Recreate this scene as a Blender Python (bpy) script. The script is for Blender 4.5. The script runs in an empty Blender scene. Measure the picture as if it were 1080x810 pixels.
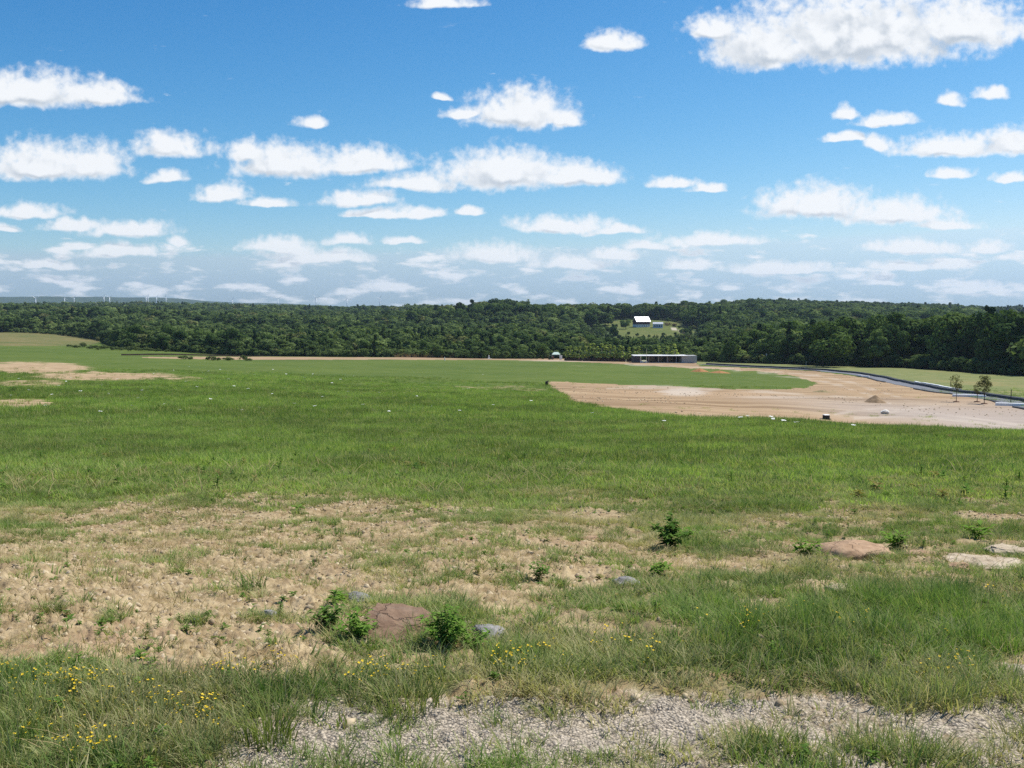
import bpy, math, random
import numpy as np
from mathutils import Vector, Matrix

random.seed(7)
rng = np.random.default_rng(7)
sc = bpy.context.scene
col = sc.collection

# ------------------------------------------------------------------ camera
F = 1037.0                      # focal length in photo pixels (photo 1080 x 810)
EYE = 1.65
PITCH = math.atan(75.0 / F)     # horizon at photo row 330
cd = bpy.data.cameras.new('camera')
cd.sensor_width = 36.0
cd.lens = 36.0 * F / 1080.0
cd.clip_start = 0.1
cd.clip_end = 60000.0
cam = bpy.data.objects.new('camera', cd)
col.objects.link(cam)
cam.location = (0, 0, EYE)
cam.rotation_euler = (math.radians(90) - PITCH, 0, 0)
sc.camera = cam

# ------------------------------------------------------------------ light
SUN_EL, SUN_AZ = 57.0, 62.0     # azimuth: degrees to the right of the view direction (+Y)
sl = bpy.data.lights.new('sun', 'SUN')
sl.energy = 4.9
sl.angle = math.radians(0.55)
sl.color = (1.0, 0.955, 0.88)
sun = bpy.data.objects.new('sun', sl)
col.objects.link(sun)
_e, _a = math.radians(SUN_EL), math.radians(SUN_AZ)
sdir = Vector((math.cos(_e) * math.sin(_a), math.cos(_e) * math.cos(_a), math.sin(_e)))
sun.rotation_euler = sdir.to_track_quat('Z', 'Y').to_euler()
sun.location = (30, 20, 60)

vs = sc.view_settings
vs.view_transform = 'Standard'
vs.look = 'None'
vs.gamma = 1.0
vs.exposure = 0.35
cy = sc.cycles
cy.max_bounces = 6
cy.diffuse_bounces = 3
cy.glossy_bounces = 2
cy.transmission_bounces = 3
cy.transparent_max_bounces = 8
cy.volume_bounces = 1
cy.use_denoising = False


class NT:
    """small helper for node trees"""
    def __init__(s, tree):
        s.t = tree
        s.n = tree.nodes
        s.l = tree.links

    def node(s, typ, **kw):
        n = s.n.new(typ)
        for k, v in kw.items():
            setattr(n, k, v)
        return n

    def put(s, sock, v):
        if isinstance(v, bpy.types.NodeSocket):
            s.l.new(v, sock)
        elif v is not None:
            sock.default_value = v

    def math(s, op, a, b=None, c=None, clamp=False):
        n = s.node('ShaderNodeMath', operation=op, use_clamp=clamp)
        for i, v in enumerate((a, b, c)):
            if v is not None:
                s.put(n.inputs[i], v)
        return n.outputs[0]

    def vmath(s, op, a, b=None):
        n = s.node('ShaderNodeVectorMath', operation=op)
        s.put(n.inputs[0], a)
        if b is not None:
            s.put(n.inputs[1], b)
        return n.outputs['Value'] if op in ('LENGTH', 'DOT_PRODUCT') else n.outputs[0]

    def mapr(s, v, a, b, c=0.0, d=1.0, smooth=True):
        n = s.node('ShaderNodeMapRange', interpolation_type='SMOOTHSTEP' if smooth else 'LINEAR')
        s.put(n.inputs['Value'], v)
        n.inputs['From Min'].default_value = a
        n.inputs['From Max'].default_value = b
        n.inputs['To Min'].default_value = c
        n.inputs['To Max'].default_value = d
        return n.outputs['Result']

    def noise(s, vec, scale, detail=4.0, rough=0.55, dist=0.0, dim='3D', col=False):
        n = s.node('ShaderNodeTexNoise', noise_dimensions=dim)
        if vec is not None:
            s.put(n.inputs['Vector'], vec)
        n.inputs['Scale'].default_value = scale
        n.inputs['Detail'].default_value = detail
        n.inputs['Roughness'].default_value = rough
        n.inputs['Distortion'].default_value = dist
        return n.outputs['Color'] if col else n.outputs['Fac']

    def mix(s, f, a, b, mode='MIX'):
        n = s.node('ShaderNodeMix', data_type='RGBA', blend_type=mode)
        s.put(n.inputs['Factor'], f)
        for k, v in ((6, a), (7, b)):
            if isinstance(v, (tuple, list)):
                v = tuple(v) + (1.0,) if len(v) == 3 else v
            s.put(n.inputs[k], v)
        return n.outputs[2]


# ------------------------------------------------------------------ world: sky and clouds
W = bpy.data.worlds.new('World')
sc.world = W
W.use_nodes = True
W.cycles.sampling_method = 'MANUAL'
W.cycles.sample_map_resolution = 512
t = NT(W.node_tree)
t.n.clear()
tc = t.node('ShaderNodeTexCoord')
sky = t.node('ShaderNodeTexSky', sky_type='NISHITA')
sky.sun_disc = False
sky.sun_elevation = _e
sky.sun_rotation = _a
sky.altitude = 300.0
sky.air_density = 1.0
sky.dust_density = 0.6
sky.ozone_density = 2.2


def pix_dir(px, py):
    a = (px - 540.0) / F
    b = (405.0 - py) / F
    cp, sp = math.cos(PITCH), math.sin(PITCH)
    return np.array([a, cp + b * sp, -sp + b * cp])


def pix_uv(px, py):
    d = pix_dir(px, py)
    return d[0] / d[1], d[2] / d[1]


# (centre x, centre y, half width, half height): each lobe of each cumulus, as bearings from the hill
LOBES = [
    (30, 93, 78, 24), (105, 97, 42, 14), (40, 168, 62, 25), (98, 168, 42, 26), (180, 151, 46, 18), (178, 185, 24, 9),
    (302, 168, 62, 22), (380, 167, 56, 17), (262, 158, 28, 14), (329, 129, 20, 8), (235, 202, 32, 12), (282, 213, 30, 6),
    (548, 112, 56, 27), (592, 123, 24, 12), (490, 117, 28, 8), (530, 177, 80, 26), (604, 181, 50, 17), (440, 191, 52, 11),
    (380, 208, 42, 11), (440, 222, 36, 8), (395, 224, 38, 6), (499, 221, 16, 6), (28, 221, 42, 10), (135, 241, 54, 12),
    (75, 237, 28, 8), (188, 255, 18, 7), (125, 263, 46, 8), (52, 279, 38, 6), (8, 241, 20, 6), (648, 41, 33, 14),
    (905, 22, 135, 54), (808, 42, 66, 36), (1015, 20, 80, 34), (752, 28, 32, 16), (893, 117, 13, 8), (936, 126, 33, 9),
    (1000, 106, 17, 8), (1043, 98, 19, 10), (892, 143, 26, 7), (922, 149, 18, 11), (1005, 153, 66, 14), (1070, 147, 50, 18),
    (1004, 182, 26, 8), (1066, 187, 26, 7), (712, 192, 26, 8), (745, 199, 20, 6), (862, 211, 66, 23), (942, 221, 66, 19),
    (992, 235, 40, 8), (590, 235, 56, 12), (650, 243, 34, 6), (752, 250, 60, 9), (682, 259, 32, 6), (520, 266, 52, 14),
    (605, 276, 52, 10), (652, 268, 28, 9), (965, 260, 54, 9), (1046, 259, 24, 9), (955, 280, 46, 7), (300, 259, 46, 12),
    (365, 251, 22, 9), (335, 269, 60, 9), (427, 252, 28, 6), (725, 278, 30, 9), (825, 281, 70, 8), (928, 297, 24, 5),
    (1020, 300, 40, 6), (468, 1, 38, 8), (465, 102, 11, 5),
]
g = bpy.data.node_groups.new('cloud_field', 'ShaderNodeTree')
g.interface.new_socket('Vector', in_out='INPUT', socket_type='NodeSocketVector')
g.interface.new_socket('Field', in_out='OUTPUT', socket_type='NodeSocketFloat')
g.interface.new_socket('Soft', in_out='OUTPUT', socket_type='NodeSocketFloat')
gt = NT(g)
gi = gt.node('NodeGroupInput')
go = gt.node('NodeGroupOutput')
P0 = gi.outputs[0]
nz = gt.noise(P0, 26.0, 2.0, 0.5, col=True)
wv = gt.vmath('MULTIPLY', gt.vmath('SUBTRACT', nz, (0.5, 0.5, 0.5)), (0.036, 0.015, 0.0))
Pw = gt.vmath('ADD', P0, wv)
acc = None
for (cx, cyy, hw, hh) in LOBES:
    u, v = pix_uv(cx, cyy)
    su, sv = F / hw * 0.93, F / hh * 0.93
    d = gt.vmath('SUBTRACT', Pw, (u, v - 0.42 * hh / F, 0.0))
    a = gt.vmath('MULTIPLY', d, (su, sv * 0.80, 0.0))
    b = gt.vmath('MULTIPLY', d, (-su, -sv * 2.3, 0.0))
    r = gt.vmath('LENGTH', gt.vmath('MAXIMUM', a, b))
    acc = r if acc is None else gt.math('SMOOTH_MIN', acc, r, 0.25)
lobe = gt.math('SUBTRACT', 1.0, acc)
fine = gt.noise(P0, 70.0, 5.0, 0.54)
fv = gt.math('MULTIPLY_ADD', gt.math('SUBTRACT', fine, 0.5), 1.0, lobe)
fv = gt.math('MULTIPLY_ADD', gt.math('SUBTRACT', gt.noise(P0, 150.0, 3.0, 0.5), 0.5), 0.55, fv)
# loose small cumulus towards the horizon and over the rest of the sky
sp = gt.node('ShaderNodeSeparateXYZ')
gt.l.new(P0, sp.inputs[0])
vv = gt.math('MAXIMUM', gt.math('ADD', sp.outputs[1], 0.03), 0.004)
cx = gt.node('ShaderNodeCombineXYZ')
gt.l.new(gt.math('MULTIPLY', gt.math('DIVIDE', sp.outputs[0], vv), 1.3), cx.inputs[0])
gt.l.new(gt.math('MULTIPLY', gt.math('LOGARITHM', vv, 2.71828), 4.6), cx.inputs[1])
lay = gt.noise(cx.outputs[0], 1.25, 6.0, 0.58)
low = gt.mapr(sp.outputs[1], 0.105, 0.045)
lowc = gt.noise(gt.vmath('MULTIPLY', P0, (19.0, 66.0, 0.0)), 1.0, 5.0, 0.55)
away = gt.math('MAXIMUM', gt.mapr(gt.math('ABSOLUTE', sp.outputs[0]), 0.56, 0.85), gt.mapr(sp.outputs[1], 0.40, 0.60))
lift = gt.math('MULTIPLY', away, 0.45)
far = gt.math('MULTIPLY_ADD', gt.math('SUBTRACT', lay, 0.57), 4.2, gt.math('SUBTRACT', lift, 0.60))
puff = gt.math('MULTIPLY_ADD', gt.math('SUBTRACT', lowc, 0.515), 5.0, gt.math('MULTIPLY_ADD', low, 1.0, -1.0))
far = gt.math('MAXIMUM', far, gt.math('MINIMUM', puff, 0.9))
gt.l.new(gt.math('MAXIMUM', fv, far), go.inputs[0])
soft = gt.math('MULTIPLY_ADD', gt.math('SUBTRACT', gt.noise(P0, 34.0, 3.0, 0.55), 0.5), 1.5, lobe)
gt.l.new(gt.math('MAXIMUM', soft, far), go.inputs[1])

dirv = t.vmath('NORMALIZE', tc.outputs['Generated'])
sep = t.node('ShaderNodeSeparateXYZ')
t.l.new(dirv, sep.inputs[0])
ya = t.math('MAXIMUM', t.math('ABSOLUTE', sep.outputs[1]), 0.02)
cuv = t.node('ShaderNodeCombineXYZ')
# behind the camera the same cloud layer repeats, shifted sideways
t.l.new(t.math('DIVIDE', sep.outputs[0], ya), cuv.inputs[0])
t.l.new(t.math('DIVIDE', sep.outputs[2], ya), cuv.inputs[1])
UV = cuv.outputs[0]
g1 = t.node('ShaderNodeGroup'); g1.node_tree = g
t.l.new(UV, g1.inputs[0])
g2 = t.node('ShaderNodeGroup'); g2.node_tree = g
t.l.new(t.vmath('ADD', UV, (0.004, 0.011, 0.0)), g2.inputs[0])
dens = t.mapr(g1.outputs[0], -0.16, 0.55)
slope = t.math('SUBTRACT', g1.outputs[1], g2.outputs[1])
lit = t.mapr(slope, -0.34, 0.30)
core = t.mapr(g1.outputs[1], 0.0, 0.75)
shade = t.math('MULTIPLY', core, t.math('SUBTRACT', 1.0, lit))
ccol = t.mix(shade, (0.955, 0.97, 0.985), (0.54, 0.60, 0.67))
up = t.mapr(sep.outputs[2], -0.01, 0.02)
hazy = t.mapr(sep.outputs[2], 0.16, 0.0, 0.92, 0.62)
alpha = t.math('MULTIPLY', t.math('MULTIPLY', dens, up), t.mapr(sep.outputs[2], 0.0, 0.10, 0.72, 0.97))
skyhs = t.node('ShaderNodeHueSaturation')
skyhs.inputs['Saturation'].default_value = 1.0
t.l.new(sky.outputs[0], skyhs.inputs['Color'])
bg1 = t.node('ShaderNodeBackground')
sc3 = t.node('ShaderNodeSeparateColor')
t.l.new(skyhs.outputs[0], sc3.inputs[0])
cc3 = t.node('ShaderNodeCombineColor')
# a deep, clear summer blue
chan = [t.math('MULTIPLY', t.math('POWER', t.math('MULTIPLY', sc3.outputs[i_], 0.1275), p_), k_ / 0.1275) for i_, (k_, p_) in enumerate(((1.30, 2.15), (0.975, 1.33), (1.0, 1.0)))]
chan[1] = t.math('MINIMUM', chan[1], t.math('MULTIPLY', chan[2], 0.87))
chan[0] = t.math('MINIMUM', chan[0], t.math('MULTIPLY', chan[1], 0.75))
for i_ in range(3):
    t.l.new(chan[i_], cc3.inputs[i_])
t.l.new(cc3.outputs[0], bg1.inputs['Color'])
bg1.inputs['Strength'].default_value = 0.10
bg2 = t.node('ShaderNodeBackground')
t.l.new(ccol, bg2.inputs['Color'])
bg2.inputs['Strength'].default_value = 0.80
mx = t.node('ShaderNodeMixShader')
t.l.new(alpha, mx.inputs[0])
t.l.new(bg1.outputs[0], mx.inputs[1])
t.l.new(bg2.outputs[0], mx.inputs[2])
wo = t.node('ShaderNodeOutputWorld')
t.l.new(mx.outputs[0], wo.inputs['Surface'])


ORD = ['first', 'second', 'third', 'fourth', 'fifth', 'sixth', 'seventh', 'eighth', 'ninth', 'tenth', 'eleventh', 'twelfth', 'thirteenth', 'fourteenth', 'fifteenth', 'sixteenth', 'seventeenth', 'eighteenth', 'nineteenth', 'twentieth', 'twenty-first', 'twenty-second', 'twenty-third', 'twenty-fourth']

# ------------------------------------------------------------------ maths helpers
def _hash(i, j, seed):
    n = (i.astype(np.int64) * 374761393 + j.astype(np.int64) * 668265263 + seed * 974634777) & 0x7fffffff
    n = ((n ^ (n >> 13)) * 1274126177) & 0x7fffffff
    return ((n ^ (n >> 16)) & 0xffff) / 65535.0


def vnoise(x, y, seed=0):
    x = np.asarray(x, float); y = np.asarray(y, float)
    i = np.floor(x); j = np.floor(y)
    fx = x - i; fy = y - j
    fx = fx * fx * (3 - 2 * fx); fy = fy * fy * (3 - 2 * fy)
    a = _hash(i, j, seed); b = _hash(i + 1, j, seed); c = _hash(i, j + 1, seed); d = _hash(i + 1, j + 1, seed)
    return (a * (1 - fx) + b * fx) * (1 - fy) + (c * (1 - fx) + d * fx) * fy


def fbm(x, y, octs=4, seed=0, gain=0.5):
    s = 0.0; amp = 1.0; tot = 0.0
    for k in range(octs):
        s = s + amp * vnoise(x * 2 ** k + 17.3 * k, y * 2 ** k - 9.1 * k, seed + k)
        tot += amp; amp *= gain
    return s / tot


def sstep(a, b, x):
    q = np.clip((np.asarray(x, float) - a) / (b - a), 0, 1)
    return q * q * (3 - 2 * q)


def proj(x, y, z):
    """world point -> photo pixel"""
    cp, sp_ = math.cos(PITCH), math.sin(PITCH)
    dz = np.asarray(z, float) - EYE
    fw = np.asarray(y, float) * cp - dz * sp_
    up_ = np.asarray(y, float) * sp_ + dz * cp
    fw = np.where(np.abs(fw) < 1e-3, 1e-3, fw)
    px = 540 + F * x / fw
    py = 405 - F * up_ / fw
    bad = fw <= 0.02
    return np.where(bad, -9999., px), np.where(bad, 9999., py)


def slope_of(row):
    return np.tan(PITCH + np.arctan((np.asarray(row, float) - 405.0) / F))


# ------------------------------------------------------------------ terrain heights
NEAR = [(6, 640), (8, 597), (12, 548), (20, 502), (30, 476)]
TAB = {
    -500: [(45, 449), (70, 422), (100, 404), (140, 391), (200, 382), (300, 374), (420, 366), (600, 357), (850, 346), (1000, 342), (1500, 333), (2500, 327.5), (3500, 328), (5000, 327), (6500, 326), (7400, 317), (8000, 313), (9000, 314), (14000, 331)],
    0: [(45, 450), (70, 425), (100, 408), (140, 394), (200, 384), (300, 376), (420, 368), (600, 357), (700, 352), (850, 346), (1000, 342), (1500, 333), (2500, 327.5), (3500, 328), (5000, 327), (6500, 326), (7400, 316), (8000, 312), (9000, 313), (14000, 331)],
    150: [(45, 450), (70, 428), (100, 411), (140, 398), (200, 388), (300, 380), (420, 372), (600, 363), (700, 357), (1000, 345.5), (1500, 335), (2500, 327), (3500, 328), (5000, 328), (6500, 327), (7400, 317), (8000, 312.5), (9000, 314), (14000, 331)],
    270: [(45, 450), (70, 430), (100, 413), (140, 400), (200, 391), (300, 383), (400, 377.5), (500, 373), (700, 362), (1000, 349), (1500, 338), (2200, 329), (3000, 329), (5000, 329), (6500, 328), (7400, 322), (8000, 318.5), (9000, 320), (14000, 331)],
    400: [(45, 451), (70, 434), (100, 418), (140, 406), (200, 396), (300, 386), (400, 378), (500, 374), (700, 362), (1000, 349), (1500, 339), (2000, 331.5), (3000, 332), (8000, 324), (14000, 331)],
    540: [(45, 451), (70, 436), (100, 423), (140, 412), (200, 401), (300, 388), (360, 383), (450, 377), (600, 368), (800, 357), (1000, 344), (1200, 335), (1600, 338), (3000, 335), (8000, 332), (14000, 331)],
    690: [(45, 450), (60, 443), (80, 436), (100, 428), (130, 420), (200, 405), (300, 390), (360, 384), (450, 378), (600, 372), (750, 363), (850, 353), (950, 344), (1050, 338), (1200, 334), (1600, 340), (3000, 335), (8000, 332), (14000, 331)],
    800: [(45, 447), (55, 443.5), (70, 443), (85, 440), (100, 432), (130, 422), (200, 406), (300, 391), (380, 384), (500, 379), (800, 360), (1100, 345), (1400, 332.5), (1600, 326.5), (2200, 332), (8000, 331), (14000, 331)],
    940: [(45, 452), (60, 453), (80, 450), (95, 444), (110, 436), (150, 420), (200, 408), (270, 396), (320, 389), (400, 384), (600, 374), (900, 357), (1300, 341), (1700, 332), (2000, 329.5), (3000, 333), (8000, 331), (14000, 331)],
    1080: [(45, 456), (60, 460), (80, 458), (95, 450), (110, 440), (130, 430), (160, 418), (220, 405), (300, 395), (400, 388), (600, 376), (1000, 356), (1500, 342), (1800, 336.5), (2200, 334.5), (3000, 335), (8000, 331), (14000, 331)],
    1500: [(45, 460), (60, 466), (80, 464), (95, 456), (110, 446), (130, 436), (160, 424), (220, 411), (300, 400), (400, 392), (600, 379), (1000, 357), (1500, 343), (1800, 338), (2200, 336), (3000, 336), (8000, 331), (14000, 331)],
}
TCOLS = np.array(sorted(TAB), float)
LY = np.linspace(math.log(0.5), math.log(14000), 900)
TZ = np.zeros((len(TCOLS), len(LY)))
for i, c in enumerate(sorted(TAB)):
    pts = NEAR + TAB[c]
    ly = np.log([p[0] for p in pts])
    drop = slope_of([p[1] for p in pts]) * np.array([p[0] for p in pts])
    ly = np.concatenate([[math.log(0.5), math.log(4.5)], ly])
    drop = np.concatenate([[EYE, EYE + 0.02], drop])
    zz = EYE - np.interp(LY, ly, drop)
    for w in (9, 9, 7):          # round the profile off
        pad = np.pad(zz, w // 2, mode='edge')
        zz = np.convolve(pad, np.ones(w) / w, 'valid')
    TZ[i] = zz
THMAX = math.radians(52)


def base_h(x, y):
    x = np.asarray(x, float); y = np.asarray(y, float)
    th = np.arctan2(x, y)
    r = np.hypot(x, y)
    tcl = np.clip(th, -THMAX, THMAX)
    Y = np.maximum(r * np.cos(tcl), 0.5)
    c = np.clip(540 + F * np.tan(tcl), TCOLS[0], TCOLS[-1])
    k = np.clip(np.searchsorted(TCOLS, c, 'right') - 1, 0, len(TCOLS) - 2)
    f = (c - TCOLS[k]) / (TCOLS[k + 1] - TCOLS[k])
    f = f * f * (3 - 2 * f)
    l = np.clip((np.log(Y) - LY[0]) / (LY[1] - LY[0]), 0, len(LY) - 1.001)
    li = l.astype(int); lf = l - li
    z = (TZ[k, li] * (1 - lf) + TZ[k, li + 1] * lf) * (1 - f) + (TZ[k + 1, li] * (1 - lf) + TZ[k + 1, li + 1] * lf) * f
    back = sstep(math.radians(60), math.radians(120), np.abs(th))
    return z * (1 - back) + (-0.02 * np.minimum(r, 900)) * back


def H(x, y):
    x = np.asarray(x, float); y = np.asarray(y, float)
    r = np.hypot(x, y)
    z = base_h(x, y)
    near = 1 - sstep(25, 60, r)
    z = z + near * (fbm(x * 0.55, y * 0.55, 3, 3) - 0.5) * 0.22 * sstep(3.5, 7, r)
    z = z + near * (fbm(x * 2.2, y * 2.2, 3, 11) - 0.5) * 0.10 * sstep(3.0, 6, r)
    fine_ = (1 - sstep(12, 22, r))
    z = z + fine_ * (fbm(x * 9, y * 9, 3, 23, 0.6) - 0.5) * 0.055
    z = z + sstep(50, 140, r) * (1 - sstep(250, 400, r)) * (fbm(x * 0.09, y * 0.09, 3, 31) - 0.5) * 0.5
    z = z + sstep(500, 1200, r) * (fbm(x * 0.006, y * 0.006, 3, 41) - 0.5) * np.minimum(r, 3000) * 0.004
    return z


_S = np.exp(np.linspace(math.log(2.0), math.log(9000), 2600))


def at(px, py):
    """the ground point seen at a photo pixel"""
    d = pix_dir(px, py)
    s = _S / d[1]
    z = EYE + d[2] * s
    gz = H(d[0] * s, d[1] * s)
    k = np.nonzero(z <= gz)[0]
    k = k[0] if len(k) else len(s) - 1
    if k > 0:
        a, b = z[k - 1] - gz[k - 1], z[k] - gz[k]
        q = a / (a - b) if a != b else 0.0
        ss = s[k - 1] + (s[k] - s[k - 1]) * q
    else:
        ss = s[k]
    x, y = d[0] * ss, d[1] * ss
    return Vector((float(x), float(y), float(H(x, y))))


def ell(px, py, spec):
    """soft union of photo ellipses (cx, cy, rx, ry[, strength])"""
    m = np.zeros_like(px)
    for e in spec:
        st = e[4] if len(e) > 4 else 1.0
        r = np.hypot((px - e[0]) / e[2], (py - e[1]) / e[3])
        m = np.maximum(m, st * (1 - sstep(0.55, 1.25, r)))
    return m


def inpoly(px, py, poly):
    m = np.zeros(px.shape, bool)
    n = len(poly)
    for i in range(n):
        x1, y1 = poly[i]; x2, y2 = poly[(i + 1) % n]
        if y1 == y2:
            continue
        c = ((y1 > py) != (y2 > py)) & (px < (x2 - x1) * (py - y1) / (y2 - y1) + x1)
        m ^= c
    return m


GRAVEL = [(400, 782, 190, 30), (620, 768, 190, 24, .9), (330, 790, 130, 22), (430, 775, 110, 22), (345, 748, 40, 14), (560, 762, 130, 16), (680, 752, 100, 14), (775, 742, 50, 11), (600, 800, 90, 14, .8),
          (1045, 768, 60, 18), (960, 765, 40, 9, .7), (850, 803, 55, 12), (1060, 700, 40, 9, .8), (720, 775, 60, 12, .55), (240, 806, 60, 10),
          (800, 712, 25, 6, .6), (735, 805, 40, 10, .6), (560, 724, 40, 8, .55)]
LUSHLOW = [(110, 745, 190, 48), (260, 730, 130, 34), (40, 790, 200, 40), (210, 780, 90, 28), (420, 715, 95, 26), (600, 706, 110, 24), (560, 690, 60, 14, .8),
           (700, 690, 90, 18), (880, 650, 260, 34), (1010, 665, 130, 34), (800, 690, 120, 20), (760, 705, 110, 16, .8), (940, 715, 120, 18, .9),
           (990, 735, 110, 16, .9), (350, 665, 45, 24, .9), (470, 655, 45, 30, .9), (700, 800, 40, 12, .6), (930, 790, 60, 12, .9), (660, 775, 40, 8, .7), (780, 785, 60, 14, .8)]
SOIL = [(150, 600, 210, 60), (90, 650, 190, 50), (250, 650, 160, 50), (60, 690, 140, 24), (230, 695, 90, 18), (340, 600, 120, 40, .8), (400, 560, 130, 40, .6),
        (560, 585, 90, 30, .6), (300, 525, 110, 18, .45), (180, 545, 120, 22, .8), (90, 545, 60, 16, .6), (500, 640, 60, 26, .6), (620, 600, 70, 24, .55),
        (790, 635, 40, 14, .9), (885, 617, 32, 12, .9), (1030, 592, 65, 10, 1), (820, 560, 80, 26, .45), (960, 510, 60, 8, .8), (1050, 535, 60, 22, .65),
        (900, 540, 60, 12, .5), (700, 650, 60, 18, .6), (590, 680, 60, 10, .7), (450, 700, 40, 10, .6), (740, 600, 60, 14, .4), (650, 540, 80, 14, .35),
        (30, 388, 75, 7), (110, 397, 90, 5, .95), (20, 425, 40, 5, .9), (190, 399, 30, 3, .7), (30, 405, 50, 6, .7), (870, 520, 50, 8, .4), (510, 408.5, 75, 1.8, .62), (560, 411, 30, 1.5, .6), (420, 403, 60, 1.4, .35), (640, 386, 60, 1.3, .4)]
FIELD = [(577, 403), (600, 402), (700, 404.5), (800, 408), (850, 410), (862, 404), (840, 397), (805, 392), (760, 389.5), (728, 388.5), (660, 384), (600, 381.5),
         (540, 379.8), (400, 379.3), (300, 379.5), (230, 379.2), (178, 378.2), (150, 377.3), (150, 376.6), (210, 376.2), (300, 376.4), (400, 376.9), (480, 376.9), (540, 377), (600, 378),
         (668, 381.6), (735, 382), (740, 386.4), (800, 388.4), (860, 391.4), (905, 397), (940, 404), (985, 413.5), (1042, 422), (1100, 432), (1300, 470),
         (1300, 490), (1090, 470), (1000, 462), (900, 452), (800, 448), (720, 440), (650, 432), (604, 424), (590, 413)]
GREEN_IN = [(430, 382), (540, 381.5), (660, 386.5), (735, 391.5), (790, 394.5), (840, 401.5), (846, 407), (830, 410.5), (760, 410), (700, 407), (600, 403), (560, 402), (430, 400)]
TANLEFT = [(-100, 349.5), (60, 348), (112, 350), (108, 360), (95, 364), (40, 365), (-100, 363)]
MEADOW = [(640, 343), (652, 338.5), (668, 337.6), (700, 337.6), (722, 341), (730, 350), (720, 356), (690, 358), (668, 360), (655, 357), (644, 350)]
MEADOW2 = [(562, 338), (592, 337), (596, 342), (566, 343)]
PALEROAD = [(704, 344.6), (712, 346.8), (723, 350.2), (723, 351.2), (711, 348), (703, 345.6)]


RUTS = [[(800, 391), (860, 396), (900, 404), (935, 415), (960, 424)], [(800, 393), (852, 399), (888, 407), (920, 418), (938, 426)], [(640, 409), (720, 409.5), (800, 413), (860, 417), (910, 420)],
        [(880, 437), (930, 430), (990, 436), (1080, 449)], [(900, 441), (960, 438), (1020, 444), (1080, 453)], [(930, 437), (960, 431), (990, 428)], [(660, 384.6), (720, 386.3), (780, 390)]]


def lines(px, py, polys, w):
    m = np.zeros_like(px)
    for pl in polys:
        for (x1, y1), (x2, y2) in zip(pl, pl[1:]):
            tt = np.clip(((px - x1) * (x2 - x1) + (py - y1) * (y2 - y1)) / ((x2 - x1) ** 2 + (y2 - y1) ** 2), 0, 1)
            d = np.hypot((px - x1 - tt * (x2 - x1)), (py - y1 - tt * (y2 - y1)))
            m = np.maximum(m, 1 - sstep(w * .4, w * 1.3, d))
    return m


def jx_(px, x, y):
    return px + (fbm(x * .3, y * .3, 3, 99) - .5) * 24


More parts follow.
